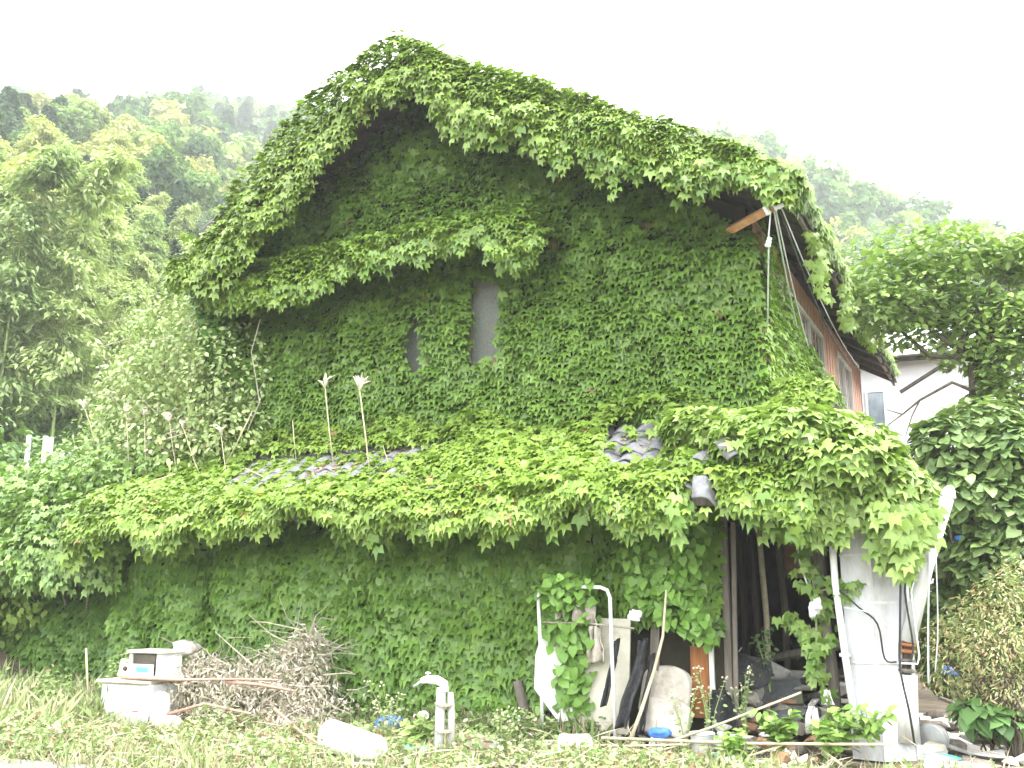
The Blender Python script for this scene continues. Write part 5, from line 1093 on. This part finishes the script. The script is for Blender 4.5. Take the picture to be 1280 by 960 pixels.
weeds('ground_weeds', 'leafy weeds at the foot of the ivy wall behind the standpipe', 2600, [(x, R.uniform(-1.2, -.3), .1, .3, .2, R.uniform(.12, .34)) for x in np.linspace(-4.2, -1.3, 12)], (.04, .09), (.12, .22, .05), (.26, .36, .12), (.5, .42, .32), .15)
def seedling(x, y, z, h, n, sz, label, cat='seedling', c1=(.15, .28, .04), c2=(.27, .42, .09), spread=.35, white=0):
    e = empty('weed_plant', (x, y, z), label, cat); m = MB(); PP = []
    for k in range(n):
        a = R.uniform(0, 6.28); L = h * R.uniform(.6, 1.05); dx, dy = math.cos(a) * spread * R.random() * L / h, math.sin(a) * spread * .5 * R.random()
        pts = [(x, y, z), (x + dx * .4, y + dy * .4, z + L * .55), (x + dx, y + dy, z + L)]; m.tube(pts, [.006, .005, .003], 4)
        for t in np.linspace(.3, 1, 8): PP.append((x + dx * t, y + dy * t, z + L * t))
    m.build('stems', 'bamboo_culm', e); Pp = np.repeat(np.array(PP), 2, 0) + R.normal(0, .02, (len(PP) * 2, 3)); nn = len(Pp)
    V_, F_ = leaf_arrays(OVAL, Pp, P3(0, -.3, 1) + jitter(nn, .4), jitter(nn, 1) * np.array([1, 1, .3]) + P3(0, 0, -.2), R.uniform(sz * .7, sz * 1.2, nn))
    o = np_obj('foliage', np_mesh('foliage', V_, F_, np.repeat(tints(nn, c1, c2), len(OVAL[0]), 0), LEAF), e); o['kind'] = 'stuff'
    if white:
        m = MB()
        for p in PP[7::8]:
            for _ in range(3): q = Vector(p) + Vector(R.normal(0, .025, 3)); m.lathe(q, [(.004, -.01), (.012, 0), (.004, .008)], 5, R.normal(size=3))
        m.build('flower_heads', 'plume', e)['kind'] = 'stuff'
for a in ((.75, -1.0, .1, .4, 12, .11, 'bright leafy seedling clump in front of the doorway'), (1.25, -.95, .1, .42, 12, .11, 'bright leafy seedling clump before the slim white pipe'), (1.55, -1.0, .25, .35, 7, .1, 'leafy sprig reaching right across the foot of the white duct'), (.4, -1.15, .02, .3, 9, .09, 'low green seedlings right of the plastic pail')): seedling(*a)
for a in ((-.0, -.75, .1, .75, 5, .05, 'tall thin weed with pale seed heads before the rusty board'), (.3, -.5, .2, .65, 5, .05, 'pale flowered weed standing in the doorway by the umbrella'), (-.2, -.9, .05, .6, 4, .045, 'thin weed with tiny pale heads left of the plastic pail')): seedling(*a, cat='weed', c1=(.2, .28, .1), c2=(.35, .42, .2), spread=.25, white=1)
seedling(.42, .2, .55, .65, 5, .08, 'slender dark leaved plant growing up inside the doorway', 'weed', (.07, .13, .05), (.14, .22, .08), .2)
seedling(-7.75, -1.1, .0, .85, 6, .07, 'tall weed with pale shoots standing left of the washer', 'weed', (.2, .3, .08), (.33, .42, .15), .3)
seedling(-3.2, -1.6, .0, .62, 6, .05, 'dry weed with pale heads above the lying tank', 'weed', (.28, .3, .14), (.4, .42, .22), .4, 1)
seedling(-1.75, -1.9, .0, .6, 5, .05, 'thin seeding weed right of the standpipe', 'weed', (.22, .28, .1), (.34, .38, .18), .3, 1)
seedling(-2.7, -2.0, .0, .36, 8, .12, 'tufted grassy weed at the left foot of the standpipe', 'weed', (.22, .33, .08), (.34, .45, .14), .3)
seedling(-7.4, -.3, .1, .9, 6, .05, 'spindly weed rising against the ivy behind the washer', 'weed', (.2, .28, .08), (.3, .38, .15), .3)

weeds('ground_weeds', 'weeds with pale shoots standing before the left shed', 13000, [(x, R.uniform(-3.2, -.4), .15, .35, .3, R.uniform(.15, .45)) for x in np.linspace(-17, -7.6, 34)], (.04, .09), (.17, .28, .07), (.32, .42, .16), (.5, .38, .26), .15)
# straw and dead stalks lying over the yard
n = 1200; x = R.uniform(-9, 3, n); y = R.uniform(-3.8, -.5, n)
V_, F_ = leaf_arrays((BLADE[0] * np.array([.14, 1, .4]), BLADE[1]), P3(x, y, terrain(x, y) + R.uniform(.02, .16, n)), P3(0, 0, 1) + jitter(n, .35), jitter(n, 1) * np.array([1, 1, .2]), R.uniform(.15, .5, n))
o = np_obj('dead_straw', np_mesh('dead_straw', V_, F_, np.repeat(tints(n, (.36, .31, .21), (.56, .5, .38)), len(BLADE[0]), 0), DRYLEAF)); tag(o, 'dry straw and dead stalks strewn through the front weeds', 'straw', None, 'stuff')
# small litter in front of the doorway and wall
LM = ('white_foam', 'white_cloth', 'concrete', 'brown_card', 'grey_crate', 'cream', 'clean_white')
LN = ('whitish foam bit', 'crumpled white wrapper', 'grey stone chip', 'brown card bit', 'dark plastic bit', 'cream coloured fragment', 'white plastic fragment')
for i in range(70):
    x = R.uniform(-1.0, 1.3) if i < 48 else R.uniform(-3.4, -1.2); y = R.uniform(-1.3, -.25) if i < 48 else R.uniform(-1.8, -.6); s_ = R.uniform(.02, .07); k = int(R.integers(0, 7))
    shard((x, y, gz(x, y) + s_ * .5 + .03 * (y > -.8)), (s_ * R.uniform(.8, 1.8), s_, s_ * R.uniform(.3, .9)), 400 + i, LM[k], 'litter_piece', LN[k] + (' among the rubbish before the doorway' if i < 48 else ' in the weeds between standpipe and rail frame'), 'litter', 'small litter along the foot of the wall')
for i in range(22): # twigs and laths thrown about
    x = R.uniform(-1.2, 1.4); y = R.uniform(-1.1, .4); a = R.uniform(0, 3.1); L = R.uniform(.15, .45); z = .12 + .2 * max(0, y)
    one('stick', ('grey_twig', 'straw', 'old_wood')[i % 3], ('grey', 'pale', 'brown')[i % 3] + ' broken stick lying in the rubbish before the doorway', 'stick', MB().tube([(x, y, z), (x + math.cos(a) * L, y + math.sin(a) * L * .5, z + R.uniform(-.03, .18))], [.01, .006], 5), 'sticks in the rubbish before the doorway')
grass('tall_grass', 'grass in the shade left of the low shed', 6000, (-22, -12.6), (-.5, 3.2), (.25, .6), (.2, .3, .1), (.38, .44, .2), (.5, .43, .3), .2, .25, wid=.4)
lump(RAG1, (.06, .045, .1), 6, 'white_cloth', 'rag', 'small white rag snagged on the porch post', 'rag', .6, pw=1.25)
